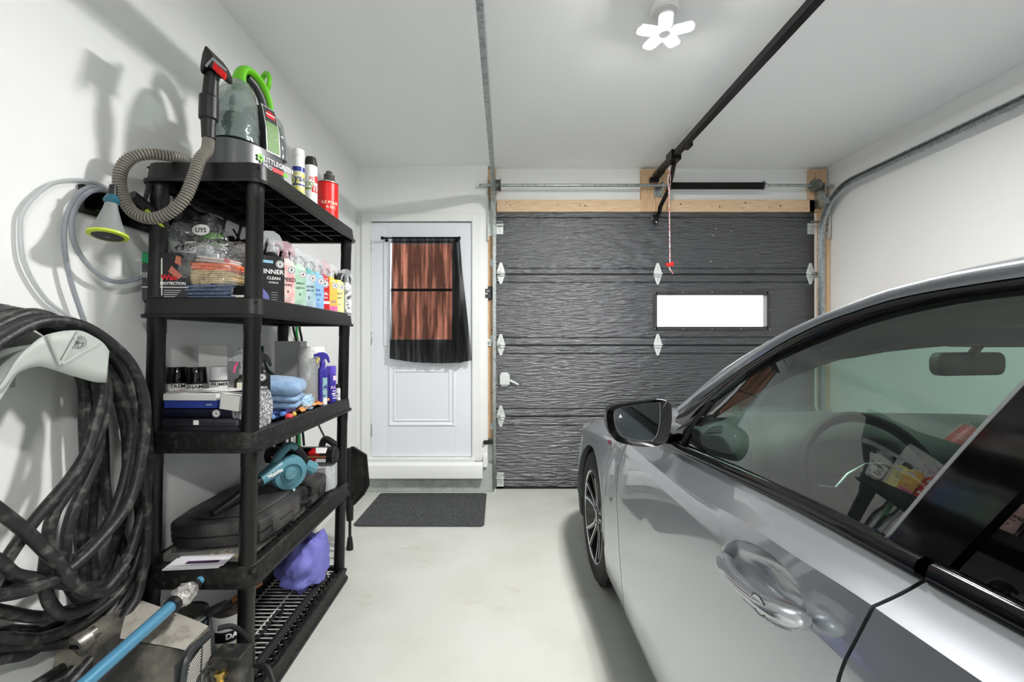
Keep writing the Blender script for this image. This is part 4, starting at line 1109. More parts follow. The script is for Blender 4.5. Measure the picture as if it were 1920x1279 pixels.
def curved_inner(b, w, d, h, sh_):
    lab_flat(cm('label_black',(26,26,28)), [('INNER', .16, .02, .62, m_winkk), ('CLEAN', .10, .02, .50, m_winkk), ('INTERIOR', .05, .02, .42, m_winkk)] + small(4, .24, m_winkk), emb=(.28,.86,.17))(b, w, d, h, sh_)
    b.use(cm('label_pale_blue',(150,200,225))).bx(-w*.4, 0, -d/2-.0014, -d/2-.0006, .78*h, .83*h)
    b.use(cm('label_lilac',(120,120,190))).prism([(-w*.4,.05*h),(-.1*w,.05*h),(-.2*w,.2*h),(-w*.4,.3*h)], -d/2-.0015, -d/2-.0007, 'Y')
X, Y = bpos(509, -.885)
bottle('spray_bottle', 'black-labelled spray bottle reading INNER, the nearest in the second-shelf bottle row', 'spray bottle', X, Y, Z2, 40, .085, .05, .20, cm('bottle_black',(20,20,22)), curved_inner, hm=m_clear, group=G2, s=1.15)
specs = [
 (535, 'pale pink spray bottle with a pink marbled label between the black and the green one', (236,206,200), lambda: lab_flat(cm('label_blush',(238,214,204), alt=(236,150,158), ns=22), [('SPEED', .15, .05, .56, m_i), ('WIPE', .085, .05, .45, m_i), ('B', .09, .05, .32, m_i)]+small(3,.2,m_i), band=(cm('label_magenta',(210,40,90)),.03,.08)), m_clearpink, 'spray', (214,60,110)),
 (557, 'pale green spray bottle reading SPRAY LEATHER on the second shelf', (178,212,190), lambda: lab_flat(cm('label_mint',(180,214,192), alt=(150,196,170), ns=18), [('SPRAY', .085, .08, .56, m_i), ('LEATH', .085, .08, .46, m_i), ('B', .09, .05, .32, m_i)]+small(3,.2,m_i)), m_clear, 'spray', None),
 (576, 'teal and pale grey spray bottle reading WATERLESS CAR WASH', (96,160,160), lambda: lab_flat(cm('label_greyblue',(186,204,216), alt=(120,176,180), ns=9), [('WATER', .09, .0, .56, m_i), ('CAR W', .09, .0, .47, m_i), ('E', .12, .0, .30, m_i)]+small(3,.2,m_i)), m_clear, 'spray', None),
 (592, 'light blue spray bottle reading SILK on the second shelf', (120,170,226), lambda: lab_flat(cm('label_sky',(142,184,232)), [('SILK', .10, .0, .54, cm('ink_navy',(40,60,130))), ('FR.IG', .10, .0, .43, cm('ink_navy',(40,60,130))), ('B', .08, .05, .30, m_i)]+small(2,.2,m_i)), m_clear, 'spray', None),
 (606, 'narrow red bottle reading ABL on the second shelf', (190,24,28), lambda: lab_flat(cm('label_red',(200,28,32)), [('ABL', .13, .0, .50, m_winkk), ('LORE', .075, .0, .40, m_winkk)], emb=(.0,.84,.34), band=(m_winkk,.24,.31)), m_clearpink, 'spray', None),
 (619, 'orange-yellow bottle with a teal dot on its label on the second shelf', (226,182,60), lambda: lab_flat(cm('label_amber',(232,190,84)), [('CH', .13, .1, .33, cm('ink_violet',(90,80,170)))]+small(2,.16,m_i), band=(cm('label_pink2',(230,120,170)),.04,.22)), m_clear, 'spray', None),
 (639.5, 'pale yellow bottle reading BUTTER WET with a black cap on the second shelf', (226,222,130), lambda: lab_flat(cm('label_lemon',(232,228,160)), [('BUT', .12, .0, .58, m_i), ('WET', .10, .0, .46, m_i), ('8', .09, .0, .28, m_i)]), m_black, 'cap', None),
 (650, 'black and white bottle, the farthest in the second-shelf bottle row', (200,202,204), lambda: lab_flat(cm('label_bw',(226,228,228), alt=(60,60,62), ns=60), [('S', .22, .0, .52, m_i), ('18', .12, .0, .22, m_i)]), m_clear, 'spray', None)]
for i, (px, lb, col, lf, hm, hd_, tg) in enumerate(specs):
    X, Y = bpos(px, -.883 if i else -.885)
    if i == 6: X, Y = -.862, 2.255
    if i == 7: X, Y = -.838, 2.318
    w = (.066,.066,.066,.066,.052,.066,.058,.044)[i]
    hh = [.196,.192,.188,.186,.186,.188,.182,.174][i]
    bottle('spray_bottle' if hd_ == 'spray' else 'capped_bottle', lb, 'bottle', X, Y, Z2, 44, w, .045, hh, cm('bottle_tint_%s' % ('blush mint teal sky red amber lemon silver'.split()[i]), col), lf(), head=hd_, hm=hm, group=G2, s=1.0)
    if i == 3:
        TEALDOT = 1
# a teal dot on the amber label is part of that label's print
# ---- top shelf cans
ZT = DECK[4]
def can(name, label, cat, x, y, z, r, h, mbody, caps, yaw=40, deco=None, group=None):
    t = thing(name, label, cat, (x, y, z), group)
    M = LM(x, y, z, yaw)
    b = MB(mbody).at(M).lathe([(r*.94,0),(r,.004),(r,h-.008),(r*.9,h)], n=32)
    b.build('can_body', t)
    if deco:
        b = MB(m_winkk).at(M); deco(b, r, h)
        b.build('printed_label', t, sharp=60)
    z_ = h
    b = MB(caps[0]).at(M)
    b.lathe([(rr_*r, h+zz*r) for rr_, zz in caps[1]], n=32); b.build('cap', t)
    return t
def wrap(b, r, z0, z1, a0, a1, off=.0006, n=14):
    """patch of label on a round can, angles in degrees from the front"""
    rows = []
    for zz in (z0, z1): rows.append([V(((r+off)*math.sin(math.radians(lerp(a0,a1,k/n))), -(r+off)*math.cos(math.radians(lerp(a0,a1,k/n))), zz)) for k in range(n+1)])
    b.grid(rows)
def wtext(b, st, size, r, z, a=0, off=.0012, bold=.02):
    """lettering wrapped round a can"""
    vs, fs = text_mesh(st, bold)
    b.add([((r+off)*math.sin(v.x*size/r + math.radians(a)), -(r+off)*math.cos(v.x*size/r + math.radians(a)), z + v.y*size) for v in vs], fs)
def d_lysol(b, r, h):
    b.use(cm('label_yellow',(214,206,96), alt=(240,240,230), ns=30)); wrap(b, r, .02, .13, -80, 80)
    b.use(cm('label_navy',(40,60,140))); wrap(b, r, .135, .155, -80, 80, .0008); wrap(b, r, .075, .082, -80, 80, .0009)
    wtext(b, 'Lysol', .040, r, .105, 0)
Xc_, Yc_ = -.888, 1.885
can('disinfectant_can', 'white and yellow disinfectant spray can on the top shelf beside the carpet cleaner', 'spray can', Xc_, Yc_, ZT, .025, .205, m_wht, (m_wht, [(1.0,-.1),(1.0,.9),(.9,1.1),(.3,1.15)]), yaw=38, deco=d_lysol)
def d_oxy(b, r, h):
    b.use(cm('label_leafgreen',(130,160,60))); wrap(b, r, .09, .10, -80, -10, .0008); wtext(b, 'OXI', .03, r, .115, -40)
    b.use(m_redink); wrap(b, r, .125, .155, 20, 70, .0008); wrap(b, r, .08, .11, -5, 60, .0008); b.use(m_winkk); wtext(b, 'TE', .028, r, .095, 28, .0016)
    b.use(m_redink); wtext(b, 'FO', .02, r, .14, 0)
Xc_, Yc_ = -.879, 1.985
can('stain_remover_can', 'white spray can with a ribbed black cap on the top shelf', 'spray can', Xc_, Yc_, ZT, .028, .205, m_wht, (m_black, [(.95,-.1),(1.0,.0),(.92,.6),(.75,1.3),(.6,1.35)]), yaw=38, deco=d_oxy)
def d_red(b, r, h):
    b.use(cm('label_cream',(240,228,200))); wtext(b, 'ILS POUR', .020, r, .09, 2); wtext(b, 'A SEC', .018, r, .068, 6)
    b.use(cm('label_cream',(240,228,200))); wrap(b, r, .01, .19, 66, 90, .0008)
Xc_, Yc_ = -.886, 2.185
t = can('red_canister', 'round red canister with a grey pouring spout on the top shelf', 'canister', Xc_, Yc_, ZT, .052, .195, m_redp, (mat('canister_rim',(190,188,182),r=.3,m=.7), [(1.0,-.04),(1.03,-.03),(1.03,.03),(.95,.04)]), yaw=36, deco=d_red)
b = MB(mat('grey_spout_plastic',(70,70,68),r=.45)).at(LM(Xc_+.01, Yc_, ZT+.197, 0) @ TR(rx=0, ry=.0))
b.lathe([(.030,0),(.034,.004),(.028,.012),(.024,.03),(.026,.032),(.026,.040),(.018,.044),(.014,.058),(.010,.060)], n=22); b.build('spout', t)
# ================================================================ portable carpet cleaner
m_cg = mat('cleaner_grey_plastic', (84,86,88), r=.30, alt=(96,98,100), ns=14, stretch=(1,1,.2))
m_cgd = mat('cleaner_dark_grey', (52,54,56), r=.35)
m_tank = film('smoky_tank', tint=(200,210,208), haze=.10, fac=3.0, r=.08, tr=(226,234,232), bump=.5, bs=22)
m_water = mat('tank_water', (96,120,116), r=.15, spec=.5, alt=(112,140,130), ns=12)
VC = V((-.985, 1.672, ZT)); ua = math.atan2(.95, .31)
vac = thing('carpet_cleaner', 'portable grey and green carpet cleaner standing on the top shelf', 'carpet cleaner', VC)
VM = Matrix.Translation(VC) @ Matrix.Rotation(ua, 4, 'Z')      # local x runs along the machine, -y faces the aisle
def sup(cx_, cy_, a, c_, z, n=40, e=2.6):
    out_ = []
    for k in range(n):
        t_ = 2*PI*k/n; co, si = math.cos(t_), math.sin(t_)
        out_.append(V((cx_ + a*math.copysign(abs(co)**(2/e), co), cy_ + c_*math.copysign(abs(si)**(2/e), si), z)))
    return out_
b = MB(m_cg).at(VM).loft([sup(0,0,.128,.093,.0), sup(0,0,.138,.100,.012), sup(-.002,0,.136,.098,.10), sup(-.003,0,.134,.096,.128), sup(-.003,0,.128,.090,.132)])
b.build('base', vac)
b = MB(m_tank).at(VM).loft([sup(-.060,0,.077,.094,.133), sup(-.060,0,.076,.092,.20), sup(-.056,0,.068,.084,.27), sup(-.048,0,.054,.066,.33), sup(-.040,0,.036,.044,.368), sup(-.034,0,.014,.02,.380)])
tk = b.build('clean_water_tank', vac, solid=.002)
b = MB(m_water).at(VM).loft([sup(-.062,0,.070,.088,.135), sup(-.062,0,.070,.086,.20), sup(-.060,0,.068,.084,.225)])
w_ = b.build('water', tk)
b = MB(m_cgd).at(VM).loft([sup(.042,0,.032,.092,.13), sup(.042,0,.032,.086,.22), sup(.040,0,.028,.070,.29), sup(.038,0,.020,.050,.318)])
b.build('motor_housing', vac)
b = MB(m_tank).at(VM).loft([sup(.100,0,.034,.086,.13), sup(.100,0,.033,.082,.20), sup(.094,0,.028,.074,.27), sup(.09,0,.020,.06,.295)])
b.use(m_cg).loft([sup(.100,0,.031,.080,.132), sup(.099,0,.029,.074,.2), sup(.094,0,.024,.066,.26)])
b.build('dirty_water_tank', vac)
# badge panel on the aisle side
pn = [(.004,.135),(.066,.135),(.062,.295),(.050,.310),(.012,.318)]
def side_y(z): return -interp(z, [(.13,.0945),(.22,.0885),(.29,.0725),(.33,.056)])
def panel(b, pts, off, z_split=7):
    vs = [(x, side_y(z)-off, z) for x, z in pts]; b.add(vs, [tuple(range(len(vs)))])
b = MB(mat('panel_silver',(196,198,198),r=.3,m=.5)).at(VM)
def strip(b, xa, xb, z0, z1, off, n=8):
    rows = [[V((xa, side_y(lerp(z0,z1,k/n))-off, lerp(z0,z1,k/n))) for k in range(n+1)], [V((xb, side_y(lerp(z0,z1,k/n))-off, lerp(z0,z1,k/n))) for k in range(n+1)]]
    b.grid(rows)
strip(b, .002, .066, .125, .31, .003)
b.use(mat('panel_green_mesh',(126,170,98),r=.5,alt=(92,116,84),ns=400,nlo=.4,nhi=.6)); strip(b, .007, .061, .13, .255, .0042)
b.use(m_cgd); strip(b, .007, .061, .245, .304, .0046)
b.use(m_redink); strip(b, .014, .054, .262, .285, .0052); strip(b, .026, .042, .284, .292, .0052)
b.use(m_winkk); strip(b, .012, .056, .274, .278, .0058)
b.build('badge_panel', vac, sharp=60)
b = MB(m_winkk).at(VM @ TR(.045, -.1015, .075, rx=PI/2))
b.text('LITTLEGREEN', .026, TR(.01,.014,0), bold=.01, sx=.9); b.text('PRO', .022, TR(-.042,-.010,0))
b.use(m_redink).bx(-.02, .03, -.018, -.002, -.0004, .0002); b.use(m_green).bx(.031, .05, -.02, -.006, -.0004, .0002)
for k in range(5):
    b.lathe([(.006,0),(.006,.0005)], c=(-.075+.010*math.cos(k*1.256), .012+.010*math.sin(k*1.256), 0), n=10)
b.use(m_winkk).bx(-.062, -.060, -.022, .026, -.0002, .0003)
b.build('lettering', vac)
# handle
hh = spline([(-.030,0,.360),(-.030,0,.405),(-.010,0,.438),(.030,0,.440),(.070,0,.415),(.098,0,.365),(.102,0,.315),(.075,0,.28)], 6)
b = MB(m_green).at(VM).tube(hh, [.030-.010*(i_/len(hh)) for i_ in range(len(hh))], 14, flat=.6); b.build('handle', vac)
gp = spline([(.010,0,.425),(.042,0,.412),(.072,0,.380),(.090,0,.335)], 5)
MB(m_cgd).at(VM).tube([p + V((-.006,0,-.006)) for p in gp], .016, 12).build('grip', vac)
lp = [(.088+.006*math.sin(2*PI*k/20), .0+.026*math.sin(2*PI*k/20), .448+.034*math.cos(2*PI*k/20)) for k in range(20)]
b = MB(m_green).at(VM).tube(lp, .0095, 8, closed=True); b.bx(.062, .095, -.014, .014, .400, .425); b.build('hose_clip', vac, bevel=.002)
b = MB(m_green).at(VM).loft([sup(.055,0,.040,.055,.285), sup(.060,0,.036,.045,.312), sup(.065,0,.02,.028,.325)]); b.build('top_cover', vac)
# spray tool hanging at the near end
YT = 1.468
def TP(px, py, y=YT): return P(px, py, y)
sh0 = [TP(391,262), TP(391,235), TP(392,205), TP(394,180), TP(396,150), TP(402,135)]
b = MB(m_black).tube(sh0, [.020,.022,.026,.024,.022,.020], 14)
b.tube([TP(391,226), TP(392,180)], [.029,.029], 14)
rg = []
for (px, py, hw, hd_) in ((386,140,.010,.030),(392,124,.026,.034),(402,116,.030,.046),(412,128,.026,.050),(420,137,.010,.050)):
    c_ = TP(px, py); rg.append([c_ + V((0, hd_*a_, hw*z_)) for a_, z_ in ((-1,-1),(1,-1),(1,1),(-1,1))])
b.loft(rg)
b.build('spray_tool', vac, bevel=.006, sharp=50)
b = MB(film('clear_tool_lip', haze=.3)).add([TP(384,122,YT-.05), TP(399,106,YT-.05), TP(426,130,YT-.05), TP(424,134,YT-.05), TP(398,112,YT-.05), TP(388,126,YT-.05)] + [TP(384,122,YT+.05), TP(399,106,YT+.05), TP(426,130,YT+.05), TP(424,134,YT+.05), TP(398,112,YT+.05), TP(388,126,YT+.05)],
    [(0,1,4,5),(1,2,3,4),(6,11,10,7),(7,10,9,8),(0,6,7,1),(1,7,8,2),(2,8,9,3),(3,9,10,4),(4,10,11,5),(5,11,6,0)])
plabel(b.build('tool_lip', vac), 'clear plastic lip')
b = MB(m_redp)
for i in range(8):
    for j in range(5):
        a0 = TP(lerp(402,423,i/7), lerp(117,137,i/7), YT-.045+.0225*j)
        b.tube([a0, a0 + V((.006-.010, 0, -.020)) + V((random.uniform(-.002,.002), random.uniform(-.003,.003), 0))], [.004,.003], 5)
plabel(b.build('bristles', vac), 'red brush bristles')
# corrugated hose
hosep = [TP(391,262,1.468), TP(388,282,1.45), TP(374,300,1.415), TP(362,335,1.395), TP(345,372,1.38), TP(315,400,1.37), TP(280,409,1.36), TP(248,396,1.355), TP(228,362,1.355), TP(225,326,1.36), TP(240,300,1.375), TP(270,289,1.40), TP(310,291,1.445), V((-1.10,1.50,ZT+.035)), V((-1.10,1.58,ZT+.023)), V((-1.13,1.70,ZT+.022)), V((-1.14,1.80,ZT+.022)), V((-1.06,1.86,ZT+.022)), V((-.985,1.835,ZT+.04))]
cs = spline(hosep, 40)
# resample evenly
L = [0]
for a_, c_ in zip(cs, cs[1:]): L.append(L[-1] + (c_-a_).length)
N_ = int(L[-1]/.0022); pts = []; j = 0
for i in range(N_+1):
    d_ = L[-1]*i/N_
    while j < len(L)-2 and L[j+1] < d_: j += 1
    pts.append(lerp(cs[j], cs[j+1], (d_-L[j])/max(1e-9, L[j+1]-L[j])))
rr = [(.0185 if (i % 4) in (1, 2) else .0158) for i in range(len(pts))]
m_hose = mat('grey_corrugated_hose', (132,128,120), r=.45)
b = MB(m_hose).tube(pts, rr, 14)
b.use(mat('hose_groove',(48,46,44),r=.7))
bi = len(b.mats)-1
for q in range(len(b.f)):
    ring_i = q//14
    if ring_i < len(pts)-1 and (ring_i % 4) == 3: b.fm[q] = bi
b.build('hose', vac, sharp=25)
# ================================================================ second shelf, near end
def crumple(b, M, sx_, sy_, sz_, seed, amp=.18, n=40, m=22, e=2.6, bottom=.0, f=3.0, squash=.75):
    """closed soft bag: super-ellipsoid folded by noise, flattened underneath"""
    rings = []
    for i in range(m+1):
        ph = PI*i/m - PI/2; cz, sz = math.cos(ph), math.sin(ph); r = []
        for k in range(n):
            t_ = 2*PI*k/n; co, si = math.cos(t_), math.sin(t_)
            c_ = abs(cz)**(2/e)
            p = V((c_*math.copysign(abs(co)**(2/e), co), c_*math.copysign(abs(si)**(2/e), si), math.copysign(abs(sz)**(2/e), sz)))
            nn = noise.noise(p*f + V((seed, seed*1.7, 0))) + .6*abs(noise.noise(p*f*2.3 + V((seed*2.1, 3, seed)))) 
            p *= 1 + amp*(nn - .2)
            z = p.z
            if z < 0: z *= squash
            r.append(M @ V((p.x*sx_, p.y*sy_, (z+squash)/(1+squash)*sz_)))
        rings.append(r)
    lo = min(p.z for r in rings for p in r)
    old = b.M; b.M = Matrix(); b.loft(rings, cap=False); b.M = old
def settle(b, z):
    lo = min(v.z for v in b.v)
    for v in b.v: v.z += z - lo
m_bag = film('clear_bag', tint=(225,232,235), haze=.07, fac=3.2, r=.12, bump=1.0, bs=30)
m_bag2 = film('clear_bag_thick', tint=(220,228,232), haze=.07, fac=3.0, r=.12, bump=1.0, bs=22)
def fold_stack(t, name, M, w, d, z0, z1, n, m, wob=.006, seed=0):
    b = MB(m).at(M)
    h = (z1-z0)/n
    for k in range(n):
        rings = []
        for s_, ins in ((0, .012), (.2, .002), (.5, 0), (.8, .002), (1, .012)):
            r = []
            for (x, y) in rrect(-w/2+ins, w/2-ins, -d/2+ins, d/2-ins, .02, 5):
                q = noise.noise(V((x*18+seed, y*18, k*2.3)))
                r.append(V((x*(1+.06*math.sin(k*2.1+seed)) + wob*q, y + wob*q, z0 + h*(k+s_*.98) + wob*.5*noise.noise(V((x*14, y*14, seed))))))
            rings.append(r)
        b.loft(rings)
    return b.build(name, t, sharp=60)
# boxed detailing kit
MB_ = frame((-1.170, 1.553, Z2), (math.cos(.13), math.sin(.13), 0), (-math.sin(.13), math.cos(.13), 0))
MB_ = Matrix.Translation((-1.150, 1.515, Z2+.0)) @ Matrix.Rotation(.10, 4, 'Z')
t = thing('boxed_bottle', 'black printed carton with a green strip on the second shelf behind the hanging hose', 'carton', (-1.150, 1.515, Z2))
m_box = cm('carton_black', (30,31,33), alt=(48,50,52), ns=10)
MB(m_box).at(MB_).bx(-.072, .075, -.032, .032, 0, .165).build('carton', t, bevel=.001)
b = MB(cm('carton_charcoal',(58,60,62))).at(MB_).bx(-.0725, -.042, -.0330, -.0322, .004, .125)
b.use(cm('carton_green',(30,130,80))).bx(-.0725, -.040, -.0334, -.0322, .128, .162).bx(-.0725, -.0722, -.03, .03, .13, .16)
b.use(cm('carton_leaf',(70,110,60))).prism([(-.038,.05),(-.012,.05),(-.012,.14),(-.03,.15)], -.0334, -.0322, 'Y')
b.use(cm('carton_skin',(190,110,90))).prism([(.01,.10),(.04,.075),(.055,.085),(.02,.12)][::-1], -.0336, -.0322, 'Y').prism([(.03,.13),(.05,.12),(.05,.15),(.035,.155)][::-1], -.0336, -.0322, 'Y')
b.use(m_winkk).bx(-.012, -.009, -.0336, -.0322, .02, .145)
b.bx(-.0724, .074, -.0337, -.0322, .046, .0485)
b.text('PROTECTION', .013, TR(.025, -.0338, .060, rx=PI/2), bold=.03)
for k in range(4): b.bx(-.004, .05-.006*k, -.0336, -.0322, .036-.007*k, .0375-.007*k)
b.text('|||||||', .02, TR(-.058, -.0336, .09, rx=PI/2, ry=0))
b.use(m_redink).text('Wax', .026, TR(.012, -.0338, .080, rx=PI/2), bold=.04)
b.build('print', t)
# big clear pouch standing behind
t = thing('clear_pouch', 'tall clear zip pouch with a round badge standing behind the bag of cloths', 'pouch', (-1.10, 1.63, Z2))
b = MB(m_bag2); crumple(b, Matrix.Translation((-1.135, 1.63, Z2+.0)) @ Matrix.Rotation(.2,4,'Z'), .092, .040, .31, 3.3, amp=.22, f=2.2, e=3); settle(b, Z2)
for v in b.v:
    v.x = max(v.x, -1.225)
b.build('pouch_film', t, sharp=30)
b = MB(mat('cloth_pale_grey',(214,222,222),r=.9)); crumple(b, Matrix.Translation((-1.13, 1.63, Z2+.01)), .075, .028, .21, 5.1, amp=.15); settle(b, Z2+.004); b.build('folded_cloth', t)
b = MB(m_winkk).at(Matrix.Translation((-1.120,1.565,Z2+.20)) @ Matrix.Rotation(PI/2,4,'X')).bx(-.020,.020,-.020,.020,0,.001); emblem(b, TR(0,0,.0012), .016)
b.build('badge_sticker', t)
b = MB(m_winkk).at(Matrix.Translation((-1.085,1.567,Z2+.262)) @ Matrix.Rotation(PI/2,4,'X')).lathe([(.032,0),(.032,.0005)], n=24, sy=.6); b.use(m_ink).text('UYS', .022, TR(0,-.002,.001), bold=.03); b.build('printed_badge', t)
# bag of cloths
BC = V((-1.02, 1.550, Z2))
t = thing('bag_of_cloths', 'clear plastic bag of folded orange, cream and blue cloths on the second shelf', 'bag of cloths', BC)
BM = Matrix.Translation(BC) @ Matrix.Rotation(-.08, 4, 'Z')
fold_stack(t, 'blue_cloths', BM, .215, .13, .008, .058, 4, mat('cloth_denim_blue',(86,98,128),r=.95,alt=(112,124,150),ns=60), seed=2)
fold_stack(t, 'cream_cloths', BM @ TR(.006,0,0), .17, .115, .060, .108, 7, mat('cloth_cream',(244,222,170),r=.95,alt=(206,180,124),ns=50), seed=5)
fold_stack(t, 'orange_cloth', BM @ TR(.004,0,0, ry=.08), .175, .115, .109, .133, 2, mat('cloth_orange',(255,120,40),r=.9,alt=(228,96,40),ns=40), seed=7)
fold_stack(t, 'white_card', BM @ TR(-.01,.01,0, ry=.1), .13, .09, .137, .158, 2, mat('card_white_red',(232,228,226),r=.5,alt=(214,90,110),ns=16,nlo=.58,nhi=.6), seed=9)
b = MB(m_bag); crumple(b, BM, .138, .074, .205, 9.4, amp=.24, f=2.4, e=2.8, squash=.9); settle(b, Z2)
b.build('bag_film', t, sharp=25)
# sponge applicator block
q = V((-.882, 1.512, Z2))
t = thing('sponge_applicator', 'small black and white sponge block beside the bag of cloths', 'sponge', q)
MB(mat('white_foam',(222,222,214),r=.9)).bx(q.x-.05, q.x+.012, q.y-.022, q.y+.025, q.z, q.z+.022).build('foam_base', t, bevel=.003)
MB(mat('black_pile',(14,14,14),r=1,bump=1,bs=200)).bx(q.x-.05, q.x+.010, q.y-.021, q.y+.024, q.z+.0225, q.z+.055).build('pile_top', t, bevel=.006)
# ---- hook rail on the wall and what hangs there
t = thing('hook_rail', 'long black hook rail screwed to the left wall behind the shelving', 'hook rail', (XL+.01, 1.85, 1.66))
MB(m_gloss).bx(XL+.0005, XL+.018, 1.297, 2.45, 1.658, 1.744).build('board', t, bevel=.004)
for py_ in (1.36, 1.46, 1.58, 1.72, 1.86, 1.97, 2.06, 2.2, 2.34):
    hk = spline([(XL+.018,py_,1.715),(XL+.045,py_,1.712),(XL+.062,py_,1.73),(XL+.072,py_,1.765),(XL+.080,py_,1.795)], 4)
    MB(m_black).tube(hk, [.006]*(len(hk)-2)+[.0065,.009], 8).sphere(hk[-1], .009, 8, 6).build('hook', t)
# nozzle
tm = TR()
NT, NB = V((-1.150, 1.285, 1.695)), P(202, 442, 1.265)
ax_ = (NB-NT).normalized()
t = thing('cone_nozzle', 'pale grey cone nozzle with a yellow-green rim hanging from the hook rail', 'nozzle', NB)
b = MB(mat('nozzle_grey',(132,136,136),r=.35)).tube([lerp(NT,NB,u) for u in (.12,.3,.55,.8,.93)], [.014,.018,.026,.036,.042], 28); b.build('cone', t)
b = MB(mat('lime_rim',(190,210,60),r=.4)).tube([lerp(NT,NB,u) for u in (.93,.95,1.0,1.02)], [.042,.047,.047,.042], 28); plabel(b.build('rim_ring', t), 'yellow-green rim')
b = MB(m_ink).tube([lerp(NT,NB,u) for u in (1.0,1.024)], [.040,.036], 28); b.use(mat('nozzle_core',(110,100,150),r=.3)).tube([lerp(NT,NB,1.02), lerp(NT,NB,1.03)], [.006,.005], 10); b.build('nozzle_face', t)
MB(mat('teal_collar',(30,90,110),r=.4)).tube([lerp(NT,NB,u) for u in (-.08,.0,.06,.14)], [.013,.017,.020,.016], 16).build('collar', t)
MB(m_black).tube([lerp(NT,NB,-.35), lerp(NT,NB,-.08)], [.009,.012], 12).build('connector', t)
# clear tubing
m_tube = film('clear_tubing', tint=(196,202,204), haze=.55, fac=1.6, r=.15)
m_tube2 = film('smoky_tubing', tint=(150,156,166), haze=.6, fac=1.6, r=.15)
def wallpts(L, x): return [PX(px, py, x) for px, py in L]
for L_, x_, r_, m_, lb in (([(208,372),(196,350),(150,337),(94,346),(47,389),(38,436),(47,497),(84,558),(125,590),(170,617),(176,640),(150,700)], XL+.012, .0055, m_tube, 'outermost loop of clear tubing hanging on the wall'),
                         ([(210,368),(190,352),(155,356),(127,398),(120,450),(131,520),(150,580),(162,614),(168,650),(150,720)], XL+.026, .0065, m_tube2, 'smoky clear tubing hanging straight down to the hose hanger'),
                         ([(215,366),(190,356),(160,365),(136,407),(141,459),(174,506),(211,527),(254,523),(300,500)], XL+.040, .007, m_tube2, 'smoky clear tubing curling right behind the shelving')):
    tag(MB(m_).tube(spline(wallpts(L_, x_), 8), r_, 10).build('clear_tube'), lb, 'tubing', 'clear tubes on the hook rail')
# second tool on the rail
q = PX(262, 388, XL+.075)
t = thing('hanging_tool', 'black tool with lime edging hanging from the hook rail behind the big hose', 'tool', q)
MB(m_black).tube([q+V((0,-.03,.03)), q+V((.01,.03,0)), q+V((.02,.09,-.045))], [.016,.018,.013], 14).build('grip', t)
MB(mat('lime_edge',(180,205,50),r=.4)).tube([q+V((.022,.0,-.010)), q+V((.03,.06,-.05))], [.006,.005], 8).build('edge', t)
# green capped jar and black mitt on the rail side
q = V((-1.165, 1.745, Z2))
t = thing('green_capped_jar', 'clear jar with a bright green cap behind the bag of cloths', 'jar', q)
MB(m_clear).lathe([(.04,0),(.043,.01),(.043,.21),(.03,.235),(.028,.24)], c=q, n=24).build('jar_body', t)
MB(m_green).lathe([(.036,.24),(.037,.242),(.037,.285),(.034,.29)], c=q, n=24).build('cap', t)
b = MB(mat('black_chenille',(10,10,11),r=.8))
q = V((-1.165, 1.93, 1.74))
for k in range(260):
    u = random.random(); a = random.uniform(0, 2*PI); z = q.z - .02 - .17*u
    rad = .055*math.sin(PI*min(1, u*.9+.12))**.6
    p = V((q.x + rad*math.cos(a)*.75, q.y + rad*1.5*math.sin(a), z)); e_ = p + V((math.cos(a)*.018, math.sin(a)*.018, random.uniform(-.02,.01)))
    b.tube([p, lerp(p,e_,.6), e_], [.006,.0075,.004], 5)
b.sphere((q.x,q.y,q.z-.10), .05, 12, 8, sc=(.8,1.4,1.7)); b.tube([(q.x,q.y,q.z-.02),(q.x-.03,q.y,q.z+.03)], .004, 6)
tag(b.build('chenille_mitt'), 'shaggy black wash mitt hanging from the hook rail', 'wash mitt')
q = PX(419, 462, XL+.07)
tag(MB(m_green).tube([q+V((0,0,.05)), q, q+V((.0,.02,-.03))], .006, 8).sphere(q+V((0,.02,-.035)), .011, 10, 8).build('green_strap'), 'short bright green strap hanging from the hook rail', 'strap')
b = MB(m_black); crumple(b, Matrix.Translation((-1.175, 1.68, 1.70)), .05, .10, .085, 12.5, amp=.35, f=2.6)
for v in b.v: v.z = min(v.z, 1.80)
tag(b.build('black_pouch'), 'crumpled black pouch hanging just under the top shelf', 'pouch')
# ================================================================ third shelf
Z3 = DECK[2]
# stack at the near edge
def bxs(x0, x1, y0, y1, z0, z1, m, name, lab_, cat, bev=.004, extra=None, rz=0):
    c_ = ((x0+x1)/2, (y0+y1)/2, z0); t = thing(name, lab_, cat, c_)
    M = Matrix.Translation(c_) @ Matrix.Rotation(rz, 4, 'Z')
    MB(m).at(M).bx(x0-c_[0], x1-c_[0], y0-c_[1], y1-c_[1], 0, z1-z0).build('body', t, bevel=bev)
    if extra:
        b = MB(m_winkk).at(M); extra(b, x0-c_[0], x1-c_[0], y0-c_[1], y1-c_[1], z1-z0); b.build('print', t)
    return t
m_case = mat('dark_case_plastic', (30,30,36), r=.35, alt=(52,50,58), ns=10)
def cs_(b, x0, x1, y0, y1, h):
    b.use(m_black).bx(x0-.001, x1+.001, y0-.001, y1+.001, h*.48, h*.54)
    b.use(m_winkk).bx(-.01, .008, y0-.0018, y0-.0008, h*.6, h*.9)
bxs(-1.195, -.905, 1.495, 1.60, Z3, Z3+.052, m_case, 'tool_case', 'slim dark plastic case at the bottom of the stack on the third shelf', 'case', .012, cs_)
b = MB(mat('navy_vinyl',(14,14,34),r=.4)); b.prism(rrect(1.498, 1.590, Z3+.0525, Z3+.086, .015, 6), -1.19, -.935, 'X')
